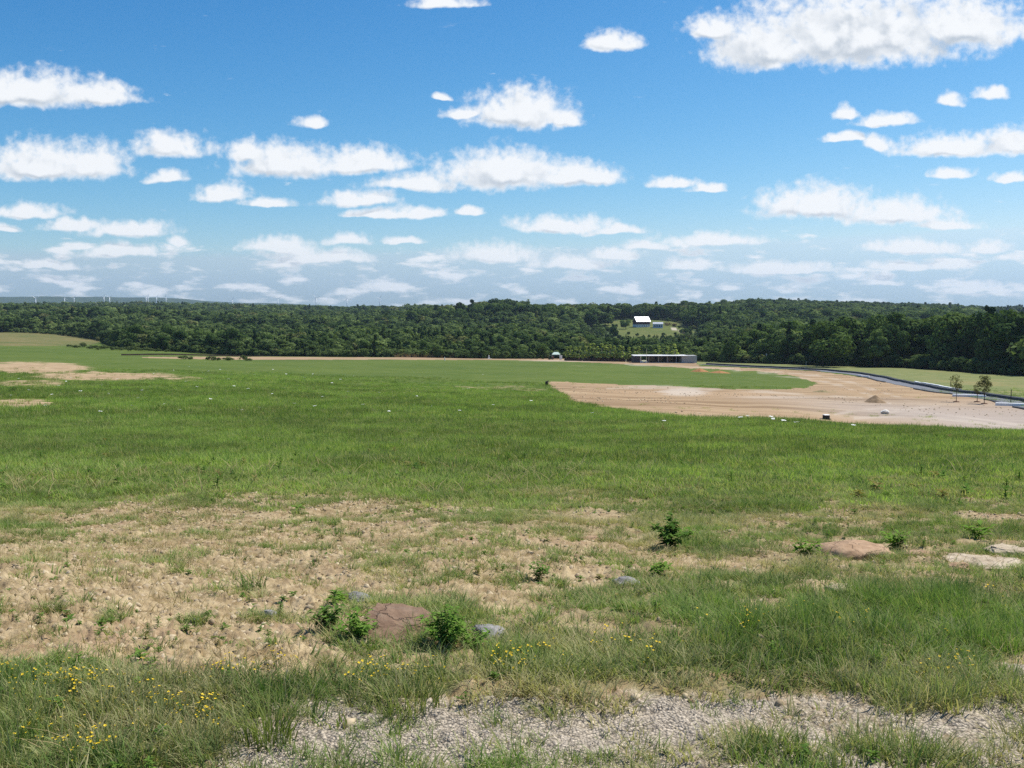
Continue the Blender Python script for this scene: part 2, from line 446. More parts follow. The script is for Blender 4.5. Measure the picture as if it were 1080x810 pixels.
def covers(x, y, z):
    """ground cover weights at world points: lush, soil, gravel, dirt, tan"""
    px, py = proj(x, y, z)
    r = np.hypot(x, y)
    nx = fbm(x * 1.3, y * 1.3, 4, 61) - 0.5
    ny = fbm(x * 1.3 + 40, y * 1.3, 4, 67) - 0.5
    nlow = fbm(x * 0.13, y * 0.13, 4, 71) - 0.5
    rel = np.clip((py - 395) / 250, 0, 1.2)
    wx = px + nx * 130 * rel + nlow * 12 * (1 - np.clip(rel, 0, 1))
    wy = py + ny * 42 * rel + (fbm(x * 0.22, y * 0.22, 3, 77) - 0.5) * 5 * (1 - np.clip(rel, 0, 1))
    inview = (px > -400) & (px < 1500) & (y > 2)
    cl = fbm(x * 2.6, y * 2.6, 4, 83)
    basex = np.interp(px, [0, 250, 450, 700, 1080], [.27, .29, .32, .38, .48])
    basex = np.where(py > 700, .62, basex)
    base = 1 - sstep(452, 605, py + (nlow + nx) * 110) * (1 - basex)
    base = np.where(inview, base, 0.55)
    soil = ell(wx, wy, SOIL)
    blot = fbm(x * .9 + 7, y * .9, 4, 141)
    base = np.clip(base + ((blot - .5) * 1.0 + (fbm(x * 4.2, y * 4.2, 3, 149) - .5) * .7) * sstep(480, 560, py), .05, 1)
    lush = np.maximum(base, ell(wx, wy, LUSHLOW))
    lush = lush * (1 - 0.72 * soil)
    lush = np.maximum(lush, 0.95 * ell(wx, wy, LUSHLOW[:12]) * (1 - ell(wx, wy, SOIL[13:16])))
    trackband = np.where(inview, sstep(0, 1, (py - 705) / 40.0), 0.5)
    grav = np.clip(ell(wx + (fbm(x * 4, y * 4, 3, 143) - .5) * 90, wy + (fbm(x * 4 + 9, y * 4, 3, 145) - .5) * 34, GRAVEL) - .55 * sstep(.54, .68, fbm(x * 3.2, y * 3.2, 3, 147)), 0, 1)
    gravc = .52 * trackband * inview * sstep(150, 330, px - nx * 200)
    # beyond the frame the gravel track runs on to both sides in front of the hill brow
    side = (1 - sstep(3.8, 4.6, np.abs(y) + nx * 1.2)) * sstep(2.4, 3.2, np.abs(x) / np.maximum(y, 0.3) * 1.9) * sstep(0.45, 0.6, cl)
    grav = np.maximum(grav, np.where((r < 30) & ((py > 812) | ~inview), np.maximum(side, 0.8 * sstep(0.42, 0.6, cl) * (np.abs(y) < 4.5)), 0))
    lush = lush * (1 - 0.93 * grav)
    far = y > 40
    jx = px + (fbm(x * 0.35, y * 0.35, 3, 91) - 0.5) * 10
    jy = py + (fbm(x * 0.3, y * 0.3, 3, 93) - 0.5) * np.clip((py - 378) / 12.0, 0.25, 3.0)
    dirt = inpoly(jx, jy, FIELD) & far & ~inpoly(jx, jy, GREEN_IN) & (y < 520)
    # the occluded flank of the crest on the right is grass down to the clearing
    dirt &= ~((px > 640) & (y < 62 + np.clip((px - 800) / 280, 0, 1) * 22))
    dirt = dirt.astype(float)
    mound = ell(px, py, [(868, 413, 22, 2.2, .6), (850, 405, 22, 1.8, .7), (800, 392, 60, 1.5, .3)]) * far
    tan = np.where(inpoly(px, py, TANLEFT) & (y > 300), 1.0, 0.0)
    pale = np.maximum((inpoly(px, py, PALEROAD) & (y > 500)).astype(float), np.maximum(lines(jx_(px, x, y) * .15 + px * .85, py + (fbm(x * .12, y * .12, 3, 97) - .5) * 3, RUTS, 1.5) * .42 * sstep(.35, .6, fbm(x * .2, y * .2, 3, 98)), ell(jx_(px, x, y), py, [(722, 413, 26, 5, .75), (690, 408, 40, 2, .4), (640, 380.5, 90, 1.0, .5), (960, 452, 60, 2.5, .6), (820, 419, 50, 1.5, .4)])) * (y > 60))
    yf = np.interp(px, YF[0], YF[1])
    wallrow = np.interp(px, [735, 770, 800, 830, 860, 885, 905, 920, 936, 952, 972, 995, 1018, 1042, 1064, 1085, 1120, 1500], [385, 386.4, 387.8, 389.2, 391, 393.4, 396.2, 399.4, 403.4, 407.2, 411.2, 414.8, 418, 421.6, 427, 432, 440, 540])
    past = ((y > 140) & (px > 735) & (y < yf + 30) & (py < wallrow - .5)).astype(float)
    dirt = dirt * (1 - past)
    hj = (fbm(x * .03, y * .03, 3, 95) - .5)
    hillm = (inpoly(px + hj * 26, py + hj * 7, MEADOW) | inpoly(px, py, MEADOW2)) & (y > 700)
    lush = np.where(dirt > 0.5, 0.55 * mound, lush)
    tan = np.where(hillm, .42, tan)
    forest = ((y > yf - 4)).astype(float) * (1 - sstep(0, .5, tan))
    return dict(lush=np.clip(lush, 0, 1), soil=np.clip(soil, 0, 1), grav=np.clip(grav, 0, 1), dirt=dirt, tan=tan, pale=pale,
                past=past, forest=forest, gravc=np.maximum(np.clip(grav, 0, 1), gravc), px=px, py=py, cl=cl)


YF = (np.array([-600, 0, 60, 100, 112, 135, 180, 270, 400, 540, 600, 660, 740, 800, 860, 940, 1080, 1500], float),
      np.array([730, 730, 715, 660, 560, 480, 455, 440, 436, 430, 438, 432, 412, 400, 376, 342, 292, 240], float))

# ------------------------------------------------------------------ materials
MATS = {}


def pbsdf(name, color, rough=0.8, spec=0.3, var=0.25, scale=6.0, bump=0.0, bscale=30.0, metal=0.0):
    """plain painted or mineral surface with uneven colour and relief"""
    m = bpy.data.materials.new(name)
    m.use_nodes = True
    n = NT(m.node_tree)
    b = n.n['Principled BSDF']
    tcn = n.node('ShaderNodeTexCoord')
    f = n.noise(tcn.outputs['Object'], scale, 5, 0.6)
    lo = tuple(c * (1 - var) for c in color)
    hi = tuple(min(1, c * (1 + var)) for c in color)
    n.put(b.inputs['Base Color'], n.mix(n.mapr(f, 0.3, 0.7), lo, hi))
    b.inputs['Roughness'].default_value = rough
    b.inputs['Specular IOR Level'].default_value = spec
    b.inputs['Metallic'].default_value = metal
    if bump:
        bn = n.node('ShaderNodeBump')
        bn.inputs['Strength'].default_value = bump
        bn.inputs['Distance'].default_value = 0.02
        n.l.new(n.noise(tcn.outputs['Object'], bscale, 6, 0.65), bn.inputs['Height'])
        n.l.new(bn.outputs[0], b.inputs['Normal'])
    MATS[name] = m
    return m


def leafmat(name, dark, light, dry=None, trans=0.35, objrand=0.5, inst=True):
    """foliage: per-leaf and per-plant colour, some light through the blade"""
    m = bpy.data.materials.new(name)
    m.use_nodes = True
    n = NT(m.node_tree)
    n.n.clear()
    a = n.node('ShaderNodeAttribute', attribute_name='tint')
    if inst:
        ai = n.node('ShaderNodeAttribute', attribute_name='plant', attribute_type='INSTANCER')
        rnd = ai.outputs['Fac']
        ad = n.node('ShaderNodeAttribute', attribute_name='dry', attribute_type='INSTANCER')
    else:
        oi = n.node('ShaderNodeObjectInfo')
        rnd = oi.outputs['Random']
    f = n.math('ADD', n.math('MULTIPLY', a.outputs['Fac'], 1 - objrand), n.math('MULTIPLY', rnd, objrand), clamp=True)
    c = n.mix(f, dark, light)
    if dry and inst:
        tip = n.node('ShaderNodeAttribute', attribute_name='drytip')
        c = n.mix(n.math('MULTIPLY_ADD', tip.outputs['Fac'], 0.35, ad.outputs['Fac'], clamp=True), c, dry)
    d = n.node('ShaderNodeBsdfDiffuse')
    n.l.new(c, d.inputs['Color'])
    tr = n.node('ShaderNodeBsdfTranslucent')
    n.l.new(n.mix(1.0, c, (1.0, 1.05, 0.55), 'MULTIPLY'), tr.inputs['Color'])
    ms = n.node('ShaderNodeMixShader')
    ms.inputs[0].default_value = trans
    n.l.new(d.outputs[0], ms.inputs[1])
    n.l.new(tr.outputs[0], ms.inputs[2])
    o = n.node('ShaderNodeOutputMaterial')
    n.l.new(ms.outputs[0], o.inputs['Surface'])
    MATS[name] = m
    return m


def ground_material():
    m = bpy.data.materials.new('ground')
    m.use_nodes = True
    n = NT(m.node_tree)
    b = n.n['Principled BSDF']
    b.inputs['Roughness'].default_value = 0.95
    b.inputs['Specular IOR Level'].default_value = 0.1
    geo = n.node('ShaderNodeNewGeometry')
    P = geo.outputs['Position']
    a1 = n.node('ShaderNodeAttribute', attribute_name='cover_a')
    a2 = n.node('ShaderNodeAttribute', attribute_name='cover_b')
    s1 = n.node('ShaderNodeSeparateColor'); n.l.new(a1.outputs['Color'], s1.inputs[0])
    s2 = n.node('ShaderNodeSeparateColor'); n.l.new(a2.outputs['Color'], s2.inputs[0])
    lush, soilw, grav = s1.outputs
    dirt, past, forest = s2.outputs
    tanw = a1.outputs['Alpha']; pale = a2.outputs['Alpha']
    nbig = n.noise(P, 0.7, 5, 0.6)
    nmid = n.noise(P, 6.0, 6, 0.65)
    nfin = n.noise(P, 38.0, 5, 0.7)
    nfld = n.noise(P, 0.035, 5, 0.6)
    nfld2 = n.noise(P, 0.25, 6, 0.7)
    soil = n.mix(n.mapr(nmid, 0.3, 0.72), (0.225, 0.158, 0.080), (0.47, 0.365, 0.215))
    soil = n.mix(n.mapr(nbig, 0.52, 0.75), soil, (0.36, 0.235, 0.15))
    soil = n.mix(n.mapr(nfin, 0.62, 0.8, 0, 0.55), soil, (0.55, 0.46, 0.32))
    soil = n.mix(n.mapr(nfin, 0.40, 0.26, 0, 0.65), soil, (0.13, 0.09, 0.055))
    thatch = n.mix(n.mapr(nmid, 0.3, 0.7), (0.060, 0.080, 0.022), (0.17, 0.16, 0.06))
    thatch = n.mix(n.mapr(nfin, 0.5, 0.75, 0, 0.6), thatch, (0.22, 0.19, 0.085))
    gm = n.math('MULTIPLY_ADD', n.math('SUBTRACT', nmid, 0.5), 0.9, lush)
    near = n.mix(n.mapr(gm, 0.25, 0.85), soil, thatch)
    # gravel chips
    vo = n.node('ShaderNodeTexVoronoi')
    n.l.new(P, vo.inputs['Vector']); vo.inputs['Scale'].default_value = 75.0
    hs = n.node('ShaderNodeSeparateColor'); n.l.new(vo.outputs['Color'], hs.inputs[0])
    chip = n.mix(hs.outputs[0], (0.29, 0.245, 0.185), (0.56, 0.475, 0.365))
    chip = n.mix(n.mapr(vo.outputs['Distance'], 0.45, 0.75), chip, (0.16, 0.135, 0.105))
    near = n.mix(n.mapr(n.math('MULTIPLY_ADD', n.math('SUBTRACT', nmid, 0.5), 0.8, grav), 0.3, 0.6), near, chip)
    # open field further off
    fieldc = n.mix(n.mapr(nfld, 0.3, 0.7), (0.060, 0.100, 0.013), (0.092, 0.130, 0.020))
    fieldc = n.mix(n.mapr(nfld2, 0.35, 0.75, 0, 0.6), fieldc, (0.135, 0.155, 0.042))
    fsoil = n.mix(n.mapr(nfld2, 0.3, 0.7), (0.28, 0.19, 0.105), (0.42, 0.31, 0.185))
    fieldc = n.mix(n.mapr(n.math('MULTIPLY_ADD', n.math('SUBTRACT', nfld2, 0.5), 1.5, soilw), 0.42, 0.85), fieldc, fsoil)
    dist = n.mapr(n.vmath('LENGTH', P), 30.0, 75.0)
    c = n.mix(dist, near, fieldc)
    rut = n.node('ShaderNodeMapping')
    rut.inputs['Scale'].default_value = (0.035, 0.22, 0.3)
    rut.inputs['Rotation'].default_value = (0, 0, 0.35)
    n.l.new(P, rut.inputs['Vector'])
    nr = n.noise(rut.outputs[0], 1.0, 6, 0.65)
    dcol = n.mix(n.mapr(nr, 0.36, 0.64), (0.215, 0.138, 0.075), (0.39, 0.28, 0.165))
    dcol = n.mix(n.mapr(nfld, 0.42, 0.62), dcol, (0.35, 0.24, 0.14))
    xs = n.node('ShaderNodeSeparateXYZ'); n.l.new(P, xs.inputs[0])
    greyer = n.math('MULTIPLY', n.mapr(xs.outputs[0], 25.0, 48.0), n.mapr(xs.outputs[1], 165.0, 105.0))
    dcol = n.mix(n.math('MULTIPLY', greyer, 0.75), dcol, n.mix(nr, (0.26, 0.225, 0.20), (0.42, 0.37, 0.33)))
    dcol = n.mix(n.mapr(nfld2, 0.55, 0.8, 0, 0.5), dcol, (0.25, 0.20, 0.12))
    dw = n.mapr(dirt, 0.3, 0.7)
    c = n.mix(dw, c, dcol)
    c = n.mix(n.math('MULTIPLY', n.mapr(n.math('MULTIPLY_ADD', n.math('SUBTRACT', nfld2, 0.5), 0.8, lush), 0.3, 0.6), dw), c, (0.15, 0.15, 0.055))
    pcol = n.mix(n.mapr(nfld2, 0.3, 0.7), (0.12, 0.15, 0.045), (0.21, 0.21, 0.085))
    pcol = n.mix(n.mapr(nfld, 0.5, 0.7, 0, 0.7), pcol, (0.25, 0.20, 0.085))
    c = n.mix(past, c, pcol)
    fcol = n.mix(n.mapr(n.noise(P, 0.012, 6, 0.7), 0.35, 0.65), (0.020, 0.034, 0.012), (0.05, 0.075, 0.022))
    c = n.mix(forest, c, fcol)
    tcol = n.mix(n.mapr(n.math('ADD', n.math('MULTIPLY', nfld, .5), n.math('MULTIPLY', nfld2, .5)), 0.38, 0.62), (0.095, 0.115, 0.033), (0.19, 0.155, 0.062))
    c = n.mix(tanw, c, tcol)
    c = n.mix(pale, c, (0.48, 0.41, 0.33))
    n.l.new(c, b.inputs['Base Color'])
    bp = n.node('ShaderNodeBump')
    bp.inputs['Strength'].default_value = 0.8
    bp.inputs['Distance'].default_value = 0.03
    hgt = n.math('ADD', nmid, n.math('MULTIPLY', nfin, 0.45))
    hgt = n.math('ADD', hgt, n.math('MULTIPLY', n.math('SUBTRACT', 0.6, vo.outputs['Distance']), n.math('MULTIPLY', grav, 0.5)))
    n.l.new(hgt, bp.inputs['Height'])
    n.l.new(bp.outputs[0], b.inputs['Normal'])
    return m


M_ground = ground_material()

# ------------------------------------------------------------------ mesh helpers


def link(o, parent=None):
    col.objects.link(o)
    if parent:
        o.parent = parent
    return o


def tag(o, label=None, cat=None, group=None, kind=None):
    for k, v in (('label', label), ('category', cat), ('group', group), ('kind', kind)):
        if v:
            o[k] = v
    return o


def root(name, loc, label, cat, group=None, rz=0.0, s=1.0):
    o = bpy.data.objects.new(name, None)
    o.empty_display_size = 0.2
    o.location = loc
    o.rotation_euler = (0, 0, rz)
    o.scale = (s, s, s)
    link(o)
    return tag(o, label, cat, group)


def np_mesh(name, V, quads=None, tris=None, mat=None, attrs=None, smooth=False):
    me = bpy.data.meshes.new(name)
    V = np.asarray(V, np.float32)
    nq = 0 if quads is None else len(quads)
    nt_ = 0 if tris is None else len(tris)
    me.vertices.add(len(V))
    me.vertices.foreach_set('co', V.ravel())
    loops = []
    if nq:
        loops.append(np.asarray(quads, np.int32).ravel())
    if nt_:
        loops.append(np.asarray(tris, np.int32).ravel())
    if loops:
        lv = np.concatenate(loops)
        me.loops.add(len(lv))
        me.loops.foreach_set('vertex_index', lv)
        me.polygons.add(nq + nt_)
        st = np.concatenate([np.arange(nq) * 4, nq * 4 + np.arange(nt_) * 3]).astype(np.int32)
        me.polygons.foreach_set('loop_start', st)
        if smooth:
            me.polygons.foreach_set('use_smooth', np.ones(nq + nt_, bool))
    for k, v in (attrs or {}).items():
        v = np.asarray(v)
        if v.ndim == 1 and v.dtype.kind in 'iu':
            a = me.attributes.new(k, 'INT', 'POINT'); a.data.foreach_set('value', v.astype(np.int32))
        elif v.ndim == 1:
            a = me.attributes.new(k, 'FLOAT', 'POINT'); a.data.foreach_set('value', v.astype(np.float32))
        elif v.shape[1] == 3:
            a = me.attributes.new(k, 'FLOAT_VECTOR', 'POINT'); a.data.foreach_set('vector', v.astype(np.float32).ravel())
        else:
            a = me.attributes.new(k, 'FLOAT_COLOR', 'POINT'); a.data.foreach_set('color', v.astype(np.float32).ravel())
    if mat:
        for mm in (mat if isinstance(mat, (list, tuple)) else [mat]):
            me.materials.append(mm)
    me.update()
    me.validate()
    return me


class MB:
    """collects boxes, tubes and loose faces into one mesh"""
    def __init__(s):
        s.v = []; s.f = []

    def add(s, vs, fs):
        k = len(s.v)
        s.v += [tuple(p) for p in vs]
        s.f += [tuple(i + k for i in f) for f in fs]
        return s

    def box(s, c, d, rz=0.0, bev=0.0):
        x, y, z = (q / 2 for q in d)
        ca, sa = math.cos(rz), math.sin(rz)
        vs = []
        if bev <= 0:
            for dz in (-z, z):
                for dx, dy in ((-x, -y), (x, -y), (x, y), (-x, y)):
                    vs.append((c[0] + dx * ca - dy * sa, c[1] + dx * sa + dy * ca, c[2] + dz))
            return s.add(vs, [(3, 2, 1, 0), (4, 5, 6, 7), (0, 1, 5, 4), (1, 2, 6, 5), (2, 3, 7, 6), (3, 0, 4, 7)])
        rings = ((-z, bev), (-z + bev, 0), (z - bev, 0), (z, bev))
        for dz, e in rings:
            for dx, dy in ((-x + bev, -y + e), (x - bev, -y + e), (x - e, -y + bev), (x - e, y - bev), (x - bev, y - e), (-x + bev, y - e), (-x + e, y - bev), (-x + e, -y + bev)):
                vs.append((c[0] + dx * ca - dy * sa, c[1] + dx * sa + dy * ca, c[2] + dz))
        fs = [tuple(range(7, -1, -1)), tuple(range(24, 32))]
        for k in range(3):
            for i in range(8):
                fs.append((k * 8 + i, k * 8 + (i + 1) % 8, k * 8 + 8 + (i + 1) % 8, k * 8 + 8 + i))
        return s.add(vs, fs)

    def tube(s, pts, rad, n=6):
        rings = []
        vs = []
        for i, p in enumerate(pts):
            p = Vector(p)
            a = Vector(pts[max(0, i - 1)]); b = Vector(pts[min(len(pts) - 1, i + 1)])
            d = (b - a).normalized()
            q = d.to_track_quat('Z', 'Y')
            r = rad[i] if isinstance(rad, (list, tuple)) else rad
            for k in range(n):
                an = 2 * math.pi * k / n
                vs.append(p + q @ Vector((math.cos(an) * r, math.sin(an) * r, 0)))
        fs = []
        for i in range(len(pts) - 1):
            for k in range(n):
                fs.append((i * n + k, i * n + (k + 1) % n, (i + 1) * n + (k + 1) % n, (i + 1) * n + k))
        fs.append(tuple(range(n - 1, -1, -1)))
        fs.append(tuple((len(pts) - 1) * n + k for k in range(n)))
        return s.add(vs, fs)

    def mesh(s, name, mat, smooth=False):
        me = bpy.data.meshes.new(name)
        me.from_pydata([tuple(p) for p in s.v], [], s.f)
        if mat:
            me.materials.append(mat)
        if smooth:
            for p in me.polygons:
                p.use_smooth = True
        me.update()
        return me

    def build(s, name, mat, parent=None, smooth=False):
        return link(bpy.data.objects.new(name, s.mesh(name, mat, smooth)), parent)


# ------------------------------------------------------------------ the ground sheet
def build_ground():
    th = np.concatenate([np.linspace(-180, -46, 34, endpoint=False), np.linspace(-46, -31.5, 40, endpoint=False),
                         np.linspace(-31.5, 31.5, 600, endpoint=False), np.linspace(31.5, 46, 40, endpoint=False), np.linspace(46, 180, 34, endpoint=False)])
    th = np.radians(th)
    r = np.concatenate([np.linspace(0.4, 3.0, 14, endpoint=False), np.exp(np.linspace(math.log(3.0), math.log(13), 215, endpoint=False)),
                        np.exp(np.linspace(math.log(13), math.log(45), 90, endpoint=False)),
                        np.exp(np.linspace(math.log(45), math.log(560), 190, endpoint=False)),
                        np.exp(np.linspace(math.log(560), math.log(9200), 90))])
    R, T = np.meshgrid(r, th, indexing='ij')
    # distances are measured along the view axis inside the frame, so rows of the sheet run level across it
    R = R / np.cos(np.clip(T, -math.radians(40), math.radians(40)))
    X = R * np.sin(T); Y = R * np.cos(T)
    Z = H(X, Y)
    c = covers(X.ravel(), Y.ravel(), Z.ravel())
    lush = c['lush']
    # loose clods on the bare earth, stubble mounds under the grass
    rr = np.hypot(X, Y).ravel()
    rough = (1 - sstep(9, 18, rr)) * (1 - c['grav']) * (1 - lush)
    Zr = Z.ravel() + rough * (np.abs(fbm(X.ravel() * 20, Y.ravel() * 20, 3, 101, 0.65) - 0.5)) * 0.12
    nr, nt_ = X.shape
    V = np.stack([X.ravel(), Y.ravel(), Zr], 1)
    i = np.arange(nr - 1)[:, None] * nt_ + np.arange(nt_)[None, :]
    j = np.arange(nr - 1)[:, None] * nt_ + (np.arange(nt_)[None, :] + 1) % nt_
    Q = np.stack([i, i + nt_, j + nt_, j], -1).reshape(-1, 4)[:, ::-1]
    A = np.stack([lush, c['soil'], c['gravc'], c['tan']], 1)
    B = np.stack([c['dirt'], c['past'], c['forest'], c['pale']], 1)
    cen = V[0:1] * 0
    qd = c['dirt'][Q].mean(1) > 0.5
    qt = (c['tan'][Q].mean(1) > 0.5)
    qp = (c['past'][Q].mean(1) > 0.5) & ~qd
    qg = (V[Q][:, :, 1].mean(1) < 7.5) & (c['grav'][Q].mean(1) > 0.45)
    sets = [('dirt_clearing', qd, 'bare graded earth clearing in front of the walkway and woods'),
            ('dry_field', qt & ~qd & (V[Q][:, :, 0].mean(1) < 0), 'tan dry field at far left in front of the woods'),
            ('hill_meadow', qt & ~qd & (V[Q][:, :, 0].mean(1) >= 0), 'pale green meadow round the barn on the wooded hill'),
            ('pasture', qp & ~qt, 'yellowish pasture strip between the black wall and the dark wood'),
            ('gravel_track', qg, 'pale grey gravel track crossing the bottom of the picture')]
    used = qd | (qt & ~qd) | (qp & ~qt) | qg
    sets.append(('ground', ~used, 'patchy grass hillside and plain reaching to the far hills'))
    for name, sel, lab in sets:
        q = Q[sel]
        if not len(q):
            continue
        u, inv_ = np.unique(q, return_inverse=True)
        tri = None
        vv = V[u]
        qq = inv_.reshape(-1, 4)
        me = np_mesh(name, vv, qq, None, M_ground, dict(cover_a=A[u], cover_b=B[u]), smooth=True)
        tag(link(bpy.data.objects.new(name, me)), lab, None, None, 'structure')
    # the spot right under the viewer's feet
    return


build_ground()
m_ = MB()
nn = 24
m_.add([(0.45 * math.sin(2 * math.pi * k / nn), 0.45 * math.cos(2 * math.pi * k / nn), float(H(0.4 * math.sin(2 * math.pi * k / nn), 0.4 * math.cos(2 * math.pi * k / nn))) - 0.004) for k in range(nn)], [tuple(range(nn - 1, -1, -1))])
tag(m_.build('standing_ground', M_ground), 'trodden ground under the viewer', None, None, 'structure')

# ------------------------------------------------------------------ plants as instanced ground cover
M_grass = leafmat('grass_blade', (0.070, 0.130, 0.024), (0.335, 0.50, 0.100), (0.58, 0.50, 0.27), 0.45, 0.58)
M_nearg = leafmat('near_grass_blade', (0.050, 0.112, 0.027), (0.225, 0.355, 0.080), (0.54, 0.46, 0.26), 0.4, 0.5)  # darker twin of the field grass; sun-angle shading put into the blade colour
M_weed = leafmat('weed_leaf', (0.06, 0.13, 0.026), (0.18, 0.29, 0.06), (0.30, 0.22, 0.10), 0.3, 0.5)
M_straw = leafmat('straw_blade', (0.30, 0.23, 0.11), (0.50, 0.41, 0.22), (0.36, 0.25, 0.13), 0.2, 0.5)
M_stonechip = leafmat('gravel_chip', (0.27, 0.225, 0.17), (0.64, 0.545, 0.425), (0.40, 0.28, 0.18), 0.0, 0.9)
M_clod = leafmat('soil_clod', (0.20, 0.135, 0.075), (0.56, 0.46, 0.31), (0.36, 0.21, 0.13), 0.0, 0.8)


def blades(n, h, spread, width, lean, seed, segs=3, dry=0.15, splay=0.5):
    R = random.Random(seed)
    V = []; Q = []; T = []; tint = []; dt = []
    for k in range(n):
        a = R.uniform(0, 6.283); rr = spread * math.sqrt(R.random())
        bx, by = rr * math.cos(a), rr * math.sin(a)
        da = a + R.gauss(0, 1.0)
        L = h * R.uniform(0.45, 1.1)
        le = L * lean * R.uniform(0.2, 1.3) + L * splay * rr / max(spread, 1e-6) * 0.5
        w = width * R.uniform(0.6, 1.25)
        wx, wy = -math.sin(da + R.gauss(0, .5)) * w / 2, math.cos(da + R.gauss(0, .5)) * w / 2
        base = len(V)
        tv = R.random(); d = 1.0 if R.random() < dry else 0.0
        for s in range(segs + 1):
            q = s / segs
            x = bx + math.cos(da) * le * q * q
            y = by + math.sin(da) * le * q * q
            z = L * (q - 0.28 * lean * q * q * q) - 0.01
            k2 = (1 - q) ** 0.6 if s < segs else 0
            if s < segs:
                V += [(x - wx * k2, y - wy * k2, z), (x + wx * k2, y + wy * k2, z)]
                tint += [tv, tv]; dt += [d + q * .2, d + q * .2]
            else:
                V.append((x, y, z)); tint.append(tv); dt.append(d + .3)
        for s in range(segs - 1):
            b0 = base + 2 * s
            Q.append((b0, b0 + 1, b0 + 3, b0 + 2))
        b0 = base + 2 * (segs - 1)
        T.append((b0, b0 + 1, b0 + 2))
    return V, Q, T, tint, dt


def rosette(n, r, w, up, seed, layers=1, stem=0.0):
    """broad-leaved weed: folded leaves round a stem"""
    R = random.Random(seed)
    V = []; Q = []; T = []; tint = []; dt = []
    for k in range(n):
        a = k * 2.4 + R.uniform(-.4, .4)
        z0 = stem * (k / max(1, n - 1))
        L = r * R.uniform(.6, 1.1) * (1 - 0.45 * (k / n) * (stem > 0))
        ww = w * R.uniform(.7, 1.2)
        u = up * R.uniform(.4, 1.4)
        ca, sa = math.cos(a), math.sin(a)
        tv = R.random(); d = 1.0 if R.random() < .06 else 0.
        b = len(V)
        for q, wd, dz in ((0.05, .15, 0.), (.4, 1., .06), (.72, .75, .04), (1., 0., -.12)):
            x, y = ca * L * q, sa * L * q
            z = z0 + L * (u * q - .35 * q * q) + .01
            if wd > 0:
                V += [(x - sa * ww * wd / 2, y + ca * ww * wd / 2, z + ww * .2), (x, y, z), (x + sa * ww * wd / 2, y - ca * ww * wd / 2, z + ww * .2)]
                tint += [tv, tv * .8, tv]; dt += [d, d, d]
            else:
                V.append((x, y, z)); tint.append(tv); dt.append(d)
        for s in range(2):
            o = b + 3 * s
            Q += [(o, o + 1, o + 4, o + 3), (o + 1, o + 2, o + 5, o + 4)]
        o = b + 6
        T += [(o, o + 1, o + 3), (o + 1, o + 2, o + 3)]
    if stem > 0:
        b = len(V); s = 0.004
        V += [(-s, 0, 0), (s, 0, 0), (s, 0, stem), (-s, 0, stem)]
        tint += [.3] * 4; dt += [0] * 4
        Q.append((b, b + 1, b + 2, b + 3))
    return V, Q, T, tint, dt


def stone_mesh(seed, flat=0.6, sub=1):
    import bmesh
    R = random.Random(seed)
    bm = bmesh.new()
    bmesh.ops.create_icosphere(bm, subdivisions=sub, radius=0.5)
    ax = (R.uniform(.7, 1.3), R.uniform(.6, 1.0), flat * R.uniform(.6, 1.2))
    for v in bm.verts:
        v.co = Vector((v.co.x * ax[0], v.co.y * ax[1], v.co.z * ax[2])) * R.uniform(.78, 1.15)
    V = [tuple(v.co) for v in bm.verts]
    T = [tuple(q.index for q in f.verts) for f in bm.faces]
    bm.free()
    return V, [], T, [R.random() for _ in V], [0.0] * len(V)


def proto_coll(name, specs, mat):
    c = bpy.data.collections.new(name)
    for i, (V, Q, T, tint, dt) in enumerate(specs):
        me = np_mesh(f'{name}_{i:02d}', V, Q if len(Q) else None, T if len(T) else None, mat, dict(tint=np.array(tint, float), drytip=np.array(dt, float)))
        o = bpy.data.objects.new(f'{name}_{i:02d}', me)
        c.objects.link(o)
    return c


def gn_scatter(name, pts, rot, scale, plant, dry, idx, coll, label):
    """one stuff object: a point per plant, each carrying a copy of one of the tufts"""
    me = np_mesh(name, pts, attrs=dict(rot=rot, scl=np.repeat(scale[:, None], 3, 1) if scale.ndim == 1 else scale, plant=plant, dry=dry, pick=idx.astype(np.int32)))
    o = tag(link(bpy.data.objects.new(name, me)), label, None, None, 'stuff')
    ng = bpy.data.node_groups.new(name, 'GeometryNodeTree')
    ng.interface.new_socket('Geometry', in_out='INPUT', socket_type='NodeSocketGeometry')
    ng.interface.new_socket('Geometry', in_out='OUTPUT', socket_type='NodeSocketGeometry')
    n, l = ng.nodes, ng.links
    gin, gout = n.new('NodeGroupInput'), n.new('NodeGroupOutput')
    ip = n.new('GeometryNodeInstanceOnPoints')
    ci = n.new('GeometryNodeCollectionInfo')
    ci.inputs['Collection'].default_value = coll
    ci.inputs['Separate Children'].default_value = True
    ci.inputs['Reset Children'].default_value = True
    def attr(nm, ty):
        a = n.new('GeometryNodeInputNamedAttribute'); a.data_type = ty; a.inputs['Name'].default_value = nm
        return a.outputs['Attribute']
    l.new(gin.outputs[0], ip.inputs['Points'])
    l.new(ci.outputs[0], ip.inputs['Instance'])
    ip.inputs['Pick Instance'].default_value = True
    l.new(attr('pick', 'INT'), ip.inputs['Instance Index'])
    e2r = n.new('FunctionNodeEulerToRotation')
    l.new(attr('rot', 'FLOAT_VECTOR'), e2r.inputs[0])
    l.new(e2r.outputs[0], ip.inputs['Rotation'])
    l.new(attr('scl', 'FLOAT_VECTOR'), ip.inputs['Scale'])
    l.new(ip.outputs[0], gout.inputs[0])
    mo = o.modifiers.new('scatter', 'NODES')
    mo.node_group = ng
    return o


